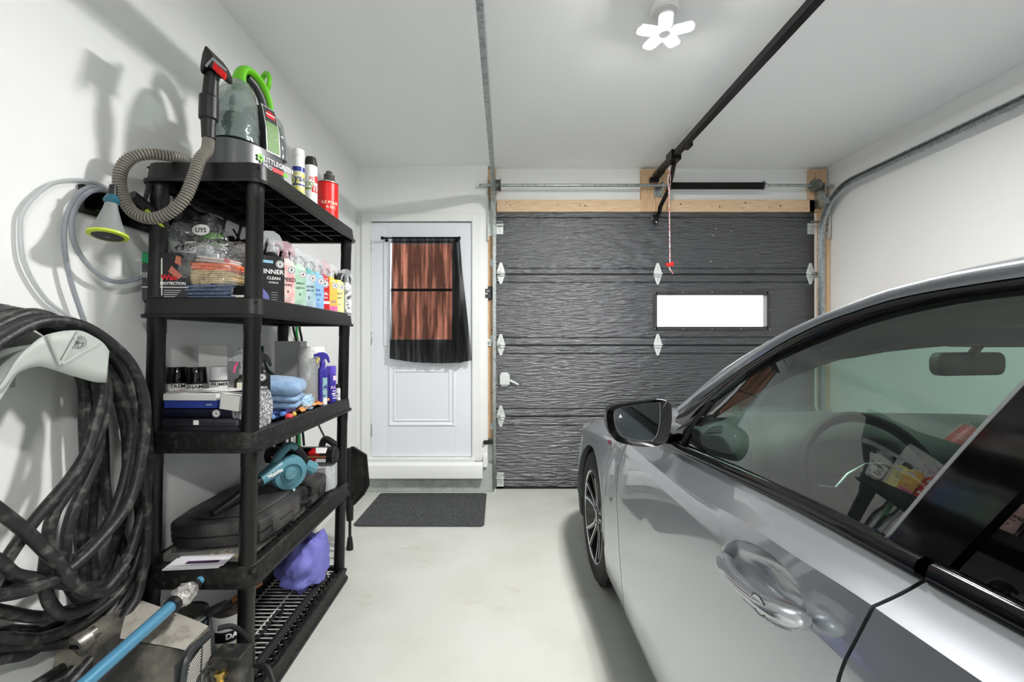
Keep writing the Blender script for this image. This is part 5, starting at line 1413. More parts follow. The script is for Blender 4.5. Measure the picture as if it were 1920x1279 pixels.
t = thing('rolled_binder', 'dark navy zipped case with a small pale badge on the third shelf', 'case', (-1.06, 1.545, Z3+.0525)); b.build('body', t)
b = MB(m_winkk); emblem(b, frame((-.985, 1.4975, Z3+.069), (1,0,0), (0,0,1)), .013); b.build('badge', t)
bxs(-1.165, -.985, 1.50, 1.60, Z3+.0865, Z3+.1135, cm('book_blue',(44,62,140)), 'blue_box', 'flat blue box under the open white carton on the third shelf', 'box', .002, lambda b, x0, x1, y0, y1, h: b.use(m_winkk).text('KNEX', .008, TR(x1-.025, y0-.001, h*.45, rx=PI/2)))
m_cardw = mat('white_card', (214,214,212), r=.6)
t = thing('white_carton', 'open white carton lid lying on the blue box on the third shelf', 'carton', (-1.09, 1.55, Z3+.114))
MB(m_cardw).at(Matrix.Translation((-1.085,1.55,Z3+.114)) @ Matrix.Rotation(-.04,4,'Z')).bx(-.12,.105,-.055,.05,0,.022).build('lid', t, bevel=.001)
MB(m_cardw).at(Matrix.Translation((-.965,1.545,Z3+.115)) @ Matrix.Rotation(-.1,4,'Z') @ Matrix.Rotation(.12,4,'Y')).bx(0,.07,-.05,.045,-.03,.022).build('flap', t, bevel=.001)
b = MB(mat('printed_sheet',(226,226,224),r=.6,alt=(150,150,150),ns=60,nlo=.62,nhi=.64))
for k in range(3):
    rows = []
    for i in range(9):
        rows.append([V((-1.10+.18*i/8+.012*k, 1.515+.09*j/5+.006*k, Z3+.1375+.004*k+.008*math.sin(i*.6+k)*(i/8))) for j in range(6)])
    b.grid(rows)
tag(b.build('paper_sheets', solid=.0008), 'loose white printed sheets on top of the carton on the third shelf', 'papers')
# spray paint cans
def d_can(txt, txt2, tag_=None):
    def f(b, r, h):
        b.use(m_winkk); wrap(b, r, .01, h-.02, -95, 95, .0005, 24)
        b.use(m_ink); wrap(b, r, h-.006, h-.001, -95, 95, .0008, 24); wtext(b, txt, .019, r, h-.016, 4, .0014)
        b.use(m_redink if tag_ else m_ink); wtext(b, txt2, .014, r, h-.033, 4, .0014)
        b.use(m_ink)
        for k in range(5): wrap(b, r, h-.10, h-.03, -75+7*k, -72+7*k, .0012, 2)
    return f
capprof = [(.93,-.2),(.98,.0),(.98,.15),(.92,1.6),(.88,1.66),(.1,1.66)]
G3 = 'spray paint cans on the third shelf'
m_canw = cm('can_white',(224,224,220))
can('spray_paint_can', 'black-capped spray paint can nearest the wall on the third shelf', 'spray can', -1.224, 1.640, Z3, .033, .165, m_canw, (m_gloss, capprof), yaw=36, deco=d_can('TREM', 'ANTI', 1), group=G3)
can('spray_paint_can', 'black-capped spray paint can reading ENAMEL on the third shelf', 'spray can', -1.152, 1.640, Z3, .034, .163, m_canw, (m_gloss, capprof), yaw=36, deco=d_can('ENAMEL', 'EMAIL'), group=G3)
can('spray_paint_can', 'grey-capped spray paint can reading PRIMER on the third shelf', 'spray can', -1.085, 1.665, Z3, .030, .170, m_canw, (mat('cap_grey',(196,198,200),r=.4), capprof), yaw=36, deco=d_can('PRIMER', 'APPRET'), group=G3)
for (x, y, w, d, h, rz_, lb) in ((-1.165, 1.775, .10, .08, .30, .25, 'tall plain white box standing behind the spray paint cans'), (-1.095, 2.245, .13, .07, .315, .0, 'large plain white box behind the paper towel roll')):
    bxs(x-w/2, x+w/2, y-d/2, y+d/2, Z3, Z3+h, m_cardw, 'white_box', lb, 'box', .001, rz=rz_)
def lab_cream(b, w, d, h, s_):
    lab_flat(cm('label_cream2',(222,220,200)), [('BUT', .1, -.3, .5, cm('ink_rose',(220,150,140)))], emb=(.28,.7,.25), band=(cm('label_green',(20,140,70)),.10,.22))(b, w, d, h, s_)
bottle('spray_bottle', 'clear-headed spray bottle with a cream label and green band on the third shelf', 'spray bottle', -1.012, 1.700, Z3, 38, .062, .045, .185, cm('bottle_dark',(30,34,32)), lab_cream, hm=m_clear, s=1.15, mt=mat('pink_trigger',(226,90,140),r=.4))
def lab_redl(b, w, d, h, s_):
    lab_flat(cm('label_black2',(18,16,18)), [('PURO', .09, 0, .66, m_winkk), ('LEATHER', .07, 0, .56, m_redink), ('CLEAR', .08, 0, .48, m_winkk)], emb=(.0,.95,.22))(b, w, d, h, s_)
bottle('spray_bottle', 'glossy black spray bottle with a red and white label on the third shelf', 'spray bottle', -.955, 1.720, Z3, 36, .062, .045, .205, cm('bottle_black3',(16,14,15)), lab_redl, hm=m_black, s=1.0)
bottle('spray_bottle', 'clear spray bottle with pink contents between the white box and the black bottle', 'spray bottle', -1.040, 1.800, Z3, 30, .058, .045, .215, m_clear, lambda b, w, d, h, s_: b.use(cm('pink_blot',(220,90,130))).lathe([(.012,0),(.012,.001)], c=(0,0,0), n=9) and None, hm=m_clear, s=1.15, mt=mat('pink_trigger',(226,90,140),r=.4))
# bubble-wrap bag
m_foil = mat('silvery_bubble_wrap', (150,150,154), r=.25, m=.5, alt=(232,232,236), ns=120, nlo=.45, nhi=.6, bump=1.0, bs=110, bdist=.02)
b = MB(m_foil); crumple(b, Matrix.Translation((-.885, 1.568, Z3)) @ Matrix.Rotation(.1,4,'Z'), .082, .062, .135, 21, amp=.2, f=2.6, n=56, m=30); settle(b, Z3)
for v in b.v: v.x = min(v.x, -.862)
tag(b.build('bubble_wrap_bag', sharp=60), 'crumpled silvery bubble-wrap parcel behind the front post on the third shelf', 'parcel')
# folded blue towel on dark cloths
m_towel = mat('blue_microfibre', (142,172,206), r=.95, alt=(118,150,188), ns=30, bump=.5, bs=260, sheen=.3)
t = thing('folded_blue_towel', 'folded light blue microfibre towel on the third shelf', 'towel', (-.945, 1.80, Z3+.045))
TM_ = Matrix.Translation((-.955, 1.835, Z3+.045)) @ Matrix.Rotation(.30, 4, 'Z') @ Matrix.Rotation(.08, 4, 'Y')
b = MB(m_towel)
for li, (z0_, th_, w_, d_) in enumerate(((0,.026,.185,.20),(.027,.028,.190,.21),(.056,.050,.200,.225))):
    rings = []
    for s_, ins in ((0,.014),(.25,.003),(.5,0),(.75,.003),(1,.016),(1.15,.05)):
        r_ = []
        for (x, y) in rrect(-w_/2+ins, w_/2-ins, -d_/2+ins, d_/2-ins, .03, 6):
            dome = (.022*math.cos(x/w_*2.6)*math.cos(y/d_*2.6) if li >= 2 else 0)
            r_.append(TM_ @ V((x + .006*noise.noise(V((x*20,y*20,li*3))), y, z0_ + th_*min(s_,1) + (dome if s_ > .6 else dome*.6*(li==3)) + .003*noise.noise(V((x*25,y*25,li))))))
        rings.append(r_)
    b.loft(rings)
b.build('towel', t, sharp=70)
b = MB(m_winkk).at(TM_)
b.use(mat('stitch_blue',(110,140,180),r=.9))
for k in range(26): b.box((.078, -.075+.006*k, .0945), (.010,.0015,.002))
b.build('stitching', t)
b = MB(mat('navy_cloth',(44,62,112),r=.95,alt=(62,84,140),ns=20)); crumple(b, Matrix.Translation((-.975, 1.82, Z3)), .075, .10, .044, 31, amp=.15, e=4); settle(b, Z3)
tag(b.build('navy_cloth'), 'dark navy cloth lying under the light blue towel', 'cloth')
# wipes pack
b = MB(mat('wipes_pack',(176,206,224),r=.25,alt=(120,160,196),ns=40,bump=.8,bs=60)); crumple(b, Matrix.Translation((-.925, 1.985, Z3)) @ Matrix.Rotation(.3,4,'Z'), .055, .07, .07, 41, amp=.16, e=3.4); settle(b, Z3)
tag(b.build('wipes_pack'), 'crinkled pale blue pack of wipes in front of the paper towel roll', 'wipes pack')
# paper towel
q = V((-.955, 2.165, Z3))
t = thing('paper_towel_roll', 'white embossed paper towel roll standing on the third shelf', 'paper towel', q)
m_pt = mat('embossed_paper', (236,236,232), r=.9, bump=.5, bs=70)
MB(m_pt).lathe([(.057,0),(.060,.003),(.060,.285),(.058,.288),(.022,.288),(.021,.287)], c=q, n=40).build('paper', t)
MB(mat('card_core',(170,140,100),r=.8)).lathe([(.020,.2),(.020,.287)], c=q, n=20, cap=False).build('core', t)
# violet sprayer and can
m_vio = mat('violet_plastic', (58,48,150), r=.3)
def lab_vio(b, w, d, h, s_):
    b.use(cm('label_glassy',(150,190,190),alt=(60,60,140),ns=60)).bx(-w*.1, w*.42, -d/2-.0012, -d/2, .04*h, .70*h)
    b.use(m_winkk).bx(w*.0, w*.4, -d/2-.0016, -d/2, .06*h, .22*h)
bottle('spray_bottle', 'slim violet spray bottle with a yellow trigger on the third shelf', 'spray bottle', -.880, 2.115, Z3, 36, .040, .034, .200, m_vio, lab_vio, hm=m_vio, s=.9, neck=.012, mt=mat('yellow_trigger',(220,200,90),r=.4))
def d_vio(b, r, h):
    b.use(cm('label_pinkish',(220,190,220))); wrap(b, r, h-.035, h-.012, 10, 70, .0008); wtext(b, 'RA', .02, r, h-.07, 14); b.use(m_winkk); wtext(b, 'eau', .014, r, h-.10, 18)
    for k in range(4): wrap(b, r, .03+.012*k, .034+.012*k, 5, 50, .0008, 4)
can('aerosol_can', 'violet aerosol can beside the slim violet spray bottle', 'spray can', -.872, 2.198, Z3, .023, .155, m_vio, (mat('violet_cap',(96,76,190),r=.35), [(.96,-.1),(.96,.0),(1.0,.05),(1.0,1.55),(.92,1.6)]), yaw=36, deco=d_vio)
can('small_bottle', 'small bottle with a black cap beside the violet aerosol can', 'bottle', -.868, 2.262, Z3, .018, .075, cm('label_white3',(220,220,224),alt=(60,60,80),ns=70), (m_black, [(.7,0),(.7,1.0),(.6,1.1)]), yaw=36)
# hand tools along the edge
def htool(name, lab_, cat, a, c_, r, mh, msh=None, L=.0):
    a, c_ = V(a), V(c_); t = thing(name, lab_, cat, lerp(a, c_, .5))
    k = lerp(a, c_, .45)
    MB(mh).tube([c_, lerp(c_,k,.1), lerp(c_,k,.35), lerp(c_,k,.8), k], [r*.6, r, r*.82, r, r*.7], 14).build('handle', t)
    MB(msh or m_chrome).tube([k, a], r*.32, 8).build('shaft', t)
m_blueh = mat('blue_handle', (110,150,205), r=.35); m_yelh = mat('yellow_handle',(222,190,90),r=.4); m_purph = mat('purple_handle',(120,100,190),r=.4)
htool('screwdriver', 'screwdriver with a pale blue handle lying nearest the edge of the third shelf', 'screwdriver', (-.93,1.735,Z3+.012), (-.877,1.655,Z3+.030), .0105, m_blueh)
htool('screwdriver', 'screwdriver with a bright blue handle behind the pale blue one', 'screwdriver', (-.91,1.85,Z3+.020), (-.873,1.715,Z3+.030), .010, mat('bright_blue_handle',(88,132,200),r=.35))
htool('screwdriver', 'screwdriver with a violet handle among the tools on the third shelf', 'screwdriver', (-.90,1.93,Z3+.02), (-.880,1.77,Z3+.034), .009, m_purph)
htool('screwdriver', 'screwdriver with a yellow handle beside the red cap on the third shelf', 'screwdriver', (-.905,1.87,Z3+.013), (-.860,1.79,Z3+.018), .009, m_yelh)
htool('marker', 'black marker pen lying among the tools on the third shelf', 'marker', (-.91,2.02,Z3+.028), (-.885,1.85,Z3+.036), .008, m_ink, m_ink)
q = V((-.866, 1.757, Z3+.014))
t = thing('red_cap_tube', 'small tube with a round coral red cap at the edge of the third shelf', 'tube', q)
MB(mat('coral_red',(226,72,76),r=.35)).sphere(q, .0145, 16, 10, sc=(1.1,1,.95)).build('cap', t)
MB(m_ink).tube([q+V((-.004,.006,0)), q+V((-.04,.06,0))], .009, 10).build('tube_body', t)
m_org = mat('orange_leather', (214,150,88), r=.8, alt=(190,120,66), ns=20)
b = MB(m_org)
rows = []
for i in range(25):
    rows.append([V((-.925+.062*j/10+.006*math.sin(i*.9), 1.86+.30*i/24, Z3+.016+.018*abs(noise.noise(V((i*.35,j*.4,2.2))))+.012*math.sin(j*.6+i*.25)**2)) for j in range(11)])
b.grid(rows); tag(b.build('orange_glove', solid=.003), 'limp orange-tan work glove lying along the edge of the third shelf', 'glove')
# ================================================================ fourth shelf
Z4 = DECK[1]
m_hcase = mat('dusty_black_case', (26,26,27), r=.5, alt=(84,82,80), ns=7, nlo=.45, nhi=.75, bump=.3, bs=130)
CM = Matrix.Translation((-1.035, 1.885, Z4+.030)) @ Matrix.Rotation(-.04, 4, 'Z')
t = thing('tool_case', 'long dusty black moulded tool case lying on the fourth shelf', 'case', (-1.035, 1.885, Z4+.030))
def outl(ins, z):
    P_ = [(-.165,-.30),(.12,-.30),(.165,-.25),(.165,-.02),(.140,.0),(.140,.09),(.165,.11),(.15,.26),(.09,.31),(-.165,.31)]
    s_ = spline([V((x*(1-ins/.165), y*(1-ins/.30), z)) for x, y in P_], 4, closed=True)
    return [CM @ p for p in s_]
b = MB(m_hcase)
def lo(rs):
    b.loft(rs)
lo([outl(.010,0), outl(.002,.008), outl(.0,.040)]); lo([outl(.0,.046), outl(.0,.074), outl(.006,.084), outl(.022,.090)])
b.at(Matrix())
lo([outl(.006,.039), outl(.006,.047)])
lo([outl(.040,.0935), outl(.046,.099), outl(.055,.100)])
b.build('shell', t, sharp=35)
for yy_ in (-.20, -.06, .18):
    MB(m_hcase).at(CM).bx(.158, .171, yy_-.025, yy_+.025, .022, .066).build('latch', t, bevel=.003)
MB(m_black).at(CM).tube([(.150,.0,.044),(.168,.012,.044),(.168,.078,.044),(.150,.09,.044)], .008, 8).build('handle', t)
# blower
m_teal = mat('teal_blower_plastic', (86,136,150), r=.38)
BCn = V((-.942, 1.90, .712))
t = thing('blower', 'teal handheld blower with a long black nozzle on the tool case', 'blower', (BCn.x, BCn.y, .613))
fx = V((.80,-.60,0)); BMx = frame(BCn, (-.60,-.80,0), (0,0,1))     # local x towards the nozzle, z out of the fan face
def scroll(r0, z, n=36):
    return [V(((r0*(1+.14*k/n))*math.cos(-2*PI*k/n+1.7), (r0*(1+.14*k/n))*math.sin(-2*PI*k/n+1.7), z)) for k in range(n)]
b = MB(m_teal).at(BMx @ Matrix.Rotation(PI,4,'Y') @ TR(0,0,0))
b.at(BMx)
zf = -1
def sgn(z): return z
b.loft([scroll(.050,-.034), scroll(.064,-.028), scroll(.068,-.012), scroll(.068,.012), scroll(.064,.028), scroll(.050,.034)])
b.build('fan_housing', t, sharp=40)
faceside = 1 if (BMx.to_3x3() @ V((0,0,1))).dot(V((1,-1,0))) > 0 else -1
b = MB(m_teal).at(BMx); Zs = faceside
b.tube([(0,-.002,Zs*.030),(0,-.002,Zs*.040)], [.046,.044], 32, cap=False)
b.use(mat('blower_recess',(70,112,124),r=.5)).tube([(0,-.002,Zs*.0345),(0,-.002,Zs*.0350)], [.040,.040], 32)
b.use(m_teal).tube([(.008,.004,Zs*.035),(.008,.004,Zs*.046)], [.027,.025], 24)
b.use(mat('blower_pale',(118,160,172),r=.4))
for rr_ in (.021,.014,.007): b.tube([(.008+rr_*math.cos(2*PI*k/20), .004+rr_*math.sin(2*PI*k/20), Zs*.0468) for k in range(20)], .0016, 5, closed=True)
for a in range(3): b.tube([(.008,.004,Zs*.047), (.008+.022*math.cos(a*2.09), .004+.022*math.sin(a*2.09), Zs*.047)], .0016, 5)
b.build('air_intake', t)
tipw = P(396, 966, 1.60); tipl = BMx.inverted() @ V((tipw.x, tipw.y, .645))
base_l = V((.03, .035, 0)); mid_l = lerp(base_l, tipl, .36)
b = MB(m_teal).at(BMx).tube([base_l, lerp(base_l,tipl,.12), lerp(base_l,tipl,.26), lerp(base_l,tipl,.34)], [.034,.033,.027,.026], 20); b.build('outlet', t)
b = MB(m_black).at(BMx).tube([lerp(base_l,tipl,.33), lerp(base_l,tipl,.36), lerp(base_l,tipl,.5), lerp(base_l,tipl,.985)], [.024,.023,.021,.0145], 20)
b.use(m_ink).tube([lerp(base_l,tipl,.975), lerp(base_l,tipl,.986)], [.011,.011], 16); plabel(b.build('nozzle', t), 'long black tapering nozzle')
b = MB(m_teal).at(BMx).tube(spline([(.055,.05,0),(.030,.085,0),(-.005,.112,0),(-.035,.100,0)], 5), .018, 12)
b.tube([(-.075,.020,0),(-.118,-.012,0)], [.026,.030], 10)
b.build('motor_frame', t)
b = MB(m_black).at(BMx).tube(spline([(-.010,.112,0),(-.045,.090,0),(-.070,.050,0),(-.092,.018,0)], 5), .017, 12); plabel(b.build('handle', t), 'black rubber grip')
b = MB(m_winkk).at(BMx)
dl = (tipl-base_l); an = math.atan2(dl.y, dl.x)
if Zs > 0: b.text('Makita', .024, TR(base_l.x+dl.x*.17, base_l.y+dl.y*.17, .0362) @ Matrix.Rotation(an+PI if abs(an) < PI/2 and False else an, 4, 'Z'), bold=.03)
else:
    Mx = Matrix.Translation((base_l.x+dl.x*.15, base_l.y+dl.y*.15+.002, dl.z*.15-.0345)) @ Matrix.Rotation(PI, 4, 'Y') @ Matrix.Rotation(-(an), 4, 'Z')
    b.text('Makita', .024, Mx, bold=.03)
for px_, py_ in ((.045,.0),(.075,.02),(-.012,-.072)):
    b.use(mat('screw_pale',(170,196,200),r=.4)).tube([(px_,py_,Zs*.02),(px_,py_,Zs*.034)], .006, 8)
b.build('brand_lettering', t)
# level tube across the back
t = thing('boxed_tool', 'long boxed tool with red, white and copper stripes across the back of the fourth shelf', 'boxed tool', (-1.04, 2.27, .640))
b = MB(m_ink).at(Matrix()); 
oc = [(2.27+.042*math.cos(a), .692+.042*math.sin(a)) for a in [PI/8+PI/4*k for k in range(8)]]
b.prism(oc, -1.20, -.905, 'X'); b.build('sleeve', t)
b = MB(mat('copper_stripe',(196,130,90),r=.4,m=.4)).bx(-1.19, -.91, 2.27-.0402, 2.27-.0385, .686, .696)
b.use(m_redink).bx(-1.0, -.945, 2.231, 2.2325, .70, .7085).bx(-.985, -.96, 2.2285, 2.2305, .674, .682)
b.at(frame((0,0,0),(1,0,0),(0,1,0)))
yb_, zb_ = 2.27-.042*math.cos(PI/8), .692-.042*math.sin(PI/8)
b.use(m_redink).add([(-1.01,2.2305,.7095),(-.965,2.2305,.7095),(-.975,2.2525,.7318),(-.99,2.2525,.7318)],[(0,1,2,3)])
b.use(m_winkk).add([(-.962,2.2303,.7097),(-.912,2.2303,.7097),(-.912,2.2530,.7325),(-.972,2.2530,.7325)],[(0,1,2,3)])
b.bx(-.965, -.912, 2.2300, 2.2312, .664, .681)
b.build('print', t)
MB(m_black).lathe([(.043,-.906),(.046,-.900),(.046,-.880),(.036,-.868),(.01,-.866)], c=(0,2.27,.692), n=8, axis='X').build('end_cap', t, bevel=.003)
MB(m_black).lathe([(.045,-1.225),(.045,-1.20)], c=(0,2.27,.692), n=8, axis='X').build('end_cap', t, bevel=.003)
b = MB(mat('pale_grey_foam',(186,188,192),r=.7,alt=(166,168,172),ns=30)).at(Matrix.Translation((-1.03,2.27,Z4)))
b.prism([(-.15,-.045),(.125,-.045),(.15,.0),(.14,.06),(-.15,.06)], .0, .130, 'Z')
tag(b.build('grey_block', bevel=.008), 'pale grey moulded packing block under the boxed tool', 'packing block')
# clear organiser and manual at the near edge
t = thing('parts_organiser', 'shallow clear plastic parts organiser near the edge of the fourth shelf', 'organiser', (-1.06, 1.545, Z4))
b = MB(film('clear_hard_plastic', tint=(190,190,185), haze=.22, fac=2.0, r=.08)).bx(-1.19,-.90,1.525,2.10,Z4,Z4+.029); b.build('lid', t, bevel=.003)
b = MB(mat('brassy_bits',(176,160,120),r=.4,m=.5))
for k in range(26): b.box((random.uniform(-1.04,-.915), random.uniform(1.532,1.575), Z4+random.uniform(.004,.022)), (.012,.006,.005))
b.build('small_fittings', t)['kind'] = 'stuff'
t = thing('manual', 'white instruction sheet with a dark band lying on the edge of the fourth shelf', 'leaflet', (-1.06, 1.49, Z4+.0135))
b = MB(mat('leaflet_white',(222,220,226),r=.4)).at(Matrix.Translation((-1.045,1.487,Z4+.0135)) @ Matrix.Rotation(.1,4,'Z'))
b.bx(-.085,.09,-.038,.040,0,.003).bx(-.075,.1,-.03,.046,.0032,.0062); b.build('pages', t)
b = MB(cm('band_plum',(70,40,80))).at(Matrix.Translation((-1.045,1.487,Z4+.0135)) @ Matrix.Rotation(.1,4,'Z')).bx(-.03,.075,-.012,.006,.0063,.0068); b.build('print', t)
# ================================================================ bottom shelf
Z5 = DECK[0]
t = thing('wire_rack', 'pale wire grid rack lying on the bottom shelf', 'wire rack', (-1.03, 1.95, Z5))
m_wire = mat('wire_coated_white', (205,206,204), r=.35)
b = MB(m_wire)
for k in range(27):
    y = lerp(1.58, 2.28, k/26); b.tube([(-1.16,y,Z5+.028),(-.895,y,Z5+.028)], .0026, 6)
b.build('cross_wires', t)['kind'] = 'stuff'
for x in (-1.15, -1.025, -.92): MB(m_wire).tube([(x,1.575,Z5+.022),(x,2.29,Z5+.022)], .0036, 6).build('long_wire', t)
for x in (-1.15, -.92):
    for y in (1.585, 2.28): MB(m_wire).tube([(x,y,Z5),(x,y,Z5+.022)], .0036, 6).build('foot', t)
def tin(name, lab_, x, y, r, h, mb, mlid, deco):
    t = thing(name, lab_, 'paint tin', (x, y, Z5))
    MB(mb).lathe([(r*.97,0),(r,.003),(r,h-.006),(r*1.02,h-.004),(r*1.02,h)], c=(x,y,Z5), n=40).build('tin_body', t)
    MB(mlid).lathe([(r*1.0,h),(r*1.0,h+.004),(r*.93,h+.004),(r*.92,h-.002),(r*.86,h-.002),(r*.85,h+.001),(.001,h+.001)], c=(x,y,Z5), n=40, cap=False).build('lid', t)
    b = MB(m_winkk).at(LM(x,y,Z5,30)); deco(b, r, h); b.build('printed_label', t)
    return t
def d_t1(b, r, h):
    b.use(cm('tin_slate',(52,70,84))); wrap(b, r, .01, h-.02, -120, 120, .0005, 28); b.use(m_winkk); wrap(b, r, h-.018, h-.012, -120, 120, .0008, 28)
    wtext(b, 'MILK', .055, r, h-.055, 22, .0012); 
def d_t2(b, r, h):
    b.use(m_ink); wrap(b, r, h*.55, h*.74, -100, 100, .0006, 24); b.use(m_winkk); wtext(b, 'DAP', .028, r, h*.65, 20, .0012, .04)
    b.use(cm('band_yellow',(220,200,90))); wrap(b, r, h*.47, h*.49, -100, 100, .0008, 24); wrap(b, r, h*.42, h*.435, -20, 80, .0008, 12); b.use(cm('band_blue',(60,90,150))); wrap(b, r, h*.14, h*.3, -100, 100, .0008, 24)
tin('paint_tin', 'metal-lidded paint tin with a slate blue label on the bottom shelf', -1.180, 1.625, .070, .218, mat('tin_metal',(150,152,150),r=.3,m=.8), mat('tin_lid',(96,96,90),r=.35,m=.7,alt=(140,138,128),ns=8), d_t1)
tin('filler_tub', 'white plastic filler tub with a black band beside the paint tin', -1.050, 1.668, .055, .205, m_wht, mat('tub_lid_dark',(60,58,56),r=.6,alt=(120,112,104),ns=14), d_t2)
t = thing('paint_brush', 'paint brush with a wooden handle resting across the filler tub', 'paint brush', (-1.05, 1.68, Z5+.211))
MB(mat('varnished_wood',(160,104,56),r=.4)).tube([(-1.055,1.690,Z5+.222),(-1.03,1.73,Z5+.230),(-.995,1.79,Z5+.240)], [.010,.008,.011], 10).build('handle', t)
MB(mat('dark_bristle',(44,42,42),r=.9)).at(Matrix.Translation((-1.075,1.655,Z5+.220)) @ Matrix.Rotation(1.0,4,'Z')).bx(-.05,.035,-.024,.024,-.008,.008).build('bristles', t, bevel=.004)
b = MB(mat('violet_nylon',(112,112,190),r=.7,alt=(130,132,214),ns=6)); crumple(b, Matrix.Translation((-.955, 2.10, Z5+.032)) @ Matrix.Rotation(-.5,4,'Z'), .105, .13, .25, 55, amp=.30, f=2.3, n=56, m=30, e=2.2); settle(b, Z5+.033)
for v in b.v: v.x = max(-1.1, min(v.x, -.872 + .1*max(0, v.z-.2)*0))
tag(b.build('violet_bag', sharp=60), 'crumpled periwinkle blue fabric bag on the bottom shelf', 'bag')
bar = spline([(-.895,1.53,Z5+.055),(-.895,1.62,Z5+.055),(-.897,1.9,Z5+.055),(-.90,2.10,Z5+.05),(-.90,2.2,Z5+.045)], 6)
t = thing('pressure_lance', 'long black lance lying along the edge of the bottom shelf', 'lance', (-.885, 1.9, Z5))
MB(m_blk2).tube(bar, [.012+.006*(1-i/len(bar)) for i in range(len(bar))], 12).build('barrel', t)
b = MB(m_blk2).tube(spline([(-1.0,1.98,Z5+.035),(-.97,1.90,Z5+.04),(-.945,1.82,Z5+.10),(-.97,1.74,Z5+.06),(-1.01,1.70,Z5+.04),(-1.02,1.62,Z5+.036)], 8), .0055, 8)
tag(b.build('power_cable'), 'thin black cable trailing over the wire rack on the bottom shelf', 'cable')
# ================================================================ beyond the shelving
def cords():
    data = [((534,606),(536,640),(538,700),(541,760),(543,830)), ((527,606),(526,640),(528,680),(534,760),(540,830)), ((549,606),(556,640),(560,700),(558,760),(556,835)), ((545,606),(548,640),(550,700),(548,780),(549,830)), ((556,606),(557,650),(558,720),(560,790),(561,838)), ((561,606),(566,640),(567,700),(566,780),(570,835))]
    mats_ = [m_blk2, m_wht, m_blk2, m_wht, mat('cord_green',(30,140,60),r=.5), m_blk2]
    labs = ['black cord hanging behind the third shelf, leftmost of the bundle', 'thin white cord hanging beside the leftmost black cord', 'black cord hanging beside the green one', 'thin white cord hanging between two black cords', 'bright green cord hanging on the wall behind the shelving', 'black cord hanging farthest right of the bundle behind the shelving']
    for i, (d_, m_, l_) in enumerate(zip(data, mats_, labs)):
        pts = [PX(px, py, XL+.012+.004*(i % 3)) for px, py in d_]
        pts = [V((pts[0].x, pts[0].y, 1.66))] + pts
        tag(MB(m_).tube(spline(pts, 5), .0035 if m_ is m_wht else .0075, 8).build('extension_cord'), l_, 'cord', 'cords hanging on the left wall')
cords()
for i in range(2):
    pts = [PX(a+5*i, c_+8*i, XL+.02) for a, c_ in ((486,640),(490,668),(500,690),(514,702),(524,700),(530,670),(532,610))]
    tag(MB(mat('cord_dark_green',(20,70,40),r=.5)).tube(spline(pts, 6), .0065, 8).build('green_cable'), ('inner' if i else 'outer')+' dark green cable loop beside the front post', 'cable', 'dark green cable loops')
YS_ = 2.72
t = thing('snow_shovel', 'black shovel with an angular blade and a rubber-tipped pole beyond the shelving', 'shovel', P(656, 1028, 2.712))
m_sh = mat('shovel_black', (34,34,33), r=.5, alt=(66,64,60), ns=12)
bl_ = [(648,848),(662,838),(686,853),(691,908),(682,925),(664,944),(650,948)]
pf = [P(a, c_, YS_) for a, c_ in bl_]; pb_ = [p + V((0,.02,0)) for p in pf]
b = MB(m_sh); n = len(pf); b.add(pf+pb_, [tuple(range(n)), tuple(range(n,2*n))[::-1]] + [(i, n+i, n+(i+1)%n, (i+1)%n) for i in range(n)])
ce = sum(pf, V((0,0,0)))/n
b.use(m_blk2)
for i in range(n):
    a_, c_ = pf[i], pf[(i+1)%n]; b.tube([a_+V((0,-.004,0)), c_+V((0,-.004,0))], .009, 6)
b.build('blade', t)
MB(m_blk2).tube([P(654,840,2.70), P(655,940,2.70)], .016, 12).tube([P(655,935,2.70), P(656,975,2.70)], [.026,.020], 12).tube([P(656,970,2.70), P(656,1005,2.70)], .009, 10).build('pole', t)
q = P(656,1028,2.70); MB(m_blk2).tube([V((q.x,2.70,.0)), V((q.x,2.70,.03)), V((q.x,2.70,.075))], [.021,.019,.014], 14).build('rubber_foot', t)
q = P(620, 832, 2.6)
t = thing('scraper_tool', 'black D-shaped handle with a tan inner face behind the rear post', 'handle tool', q)
MB(m_blk2).tube(spline([P(603,846,2.62), P(605,830,2.62), P(612,823,2.62), P(628,833,2.62), P(640,840,2.62)], 4), .020, 10).build('grip', t)
MB(mat('tan_face',(170,140,84),r=.6)).tube([P(612,838,2.62), P(634,848,2.62)], .012, 8).build('inner_face', t)
MB(m_blk2).tube([P(597,796,2.64), P(612,826,2.62)], .006, 6).build('cord', t)
MB(m_blk2).tube([P(640,842,2.62), V((-.99,2.66,.0))], .012, 8).build('shaft', t)
tag(MB(mat('bamboo',(206,160,100),r=.6)).tube([V((-1.0,2.58,.0)), V((-.985,2.60,.36))], .008, 8).build('wooden_stick'), 'thin tan wooden stick standing behind the rear post of the shelving', 'stick')
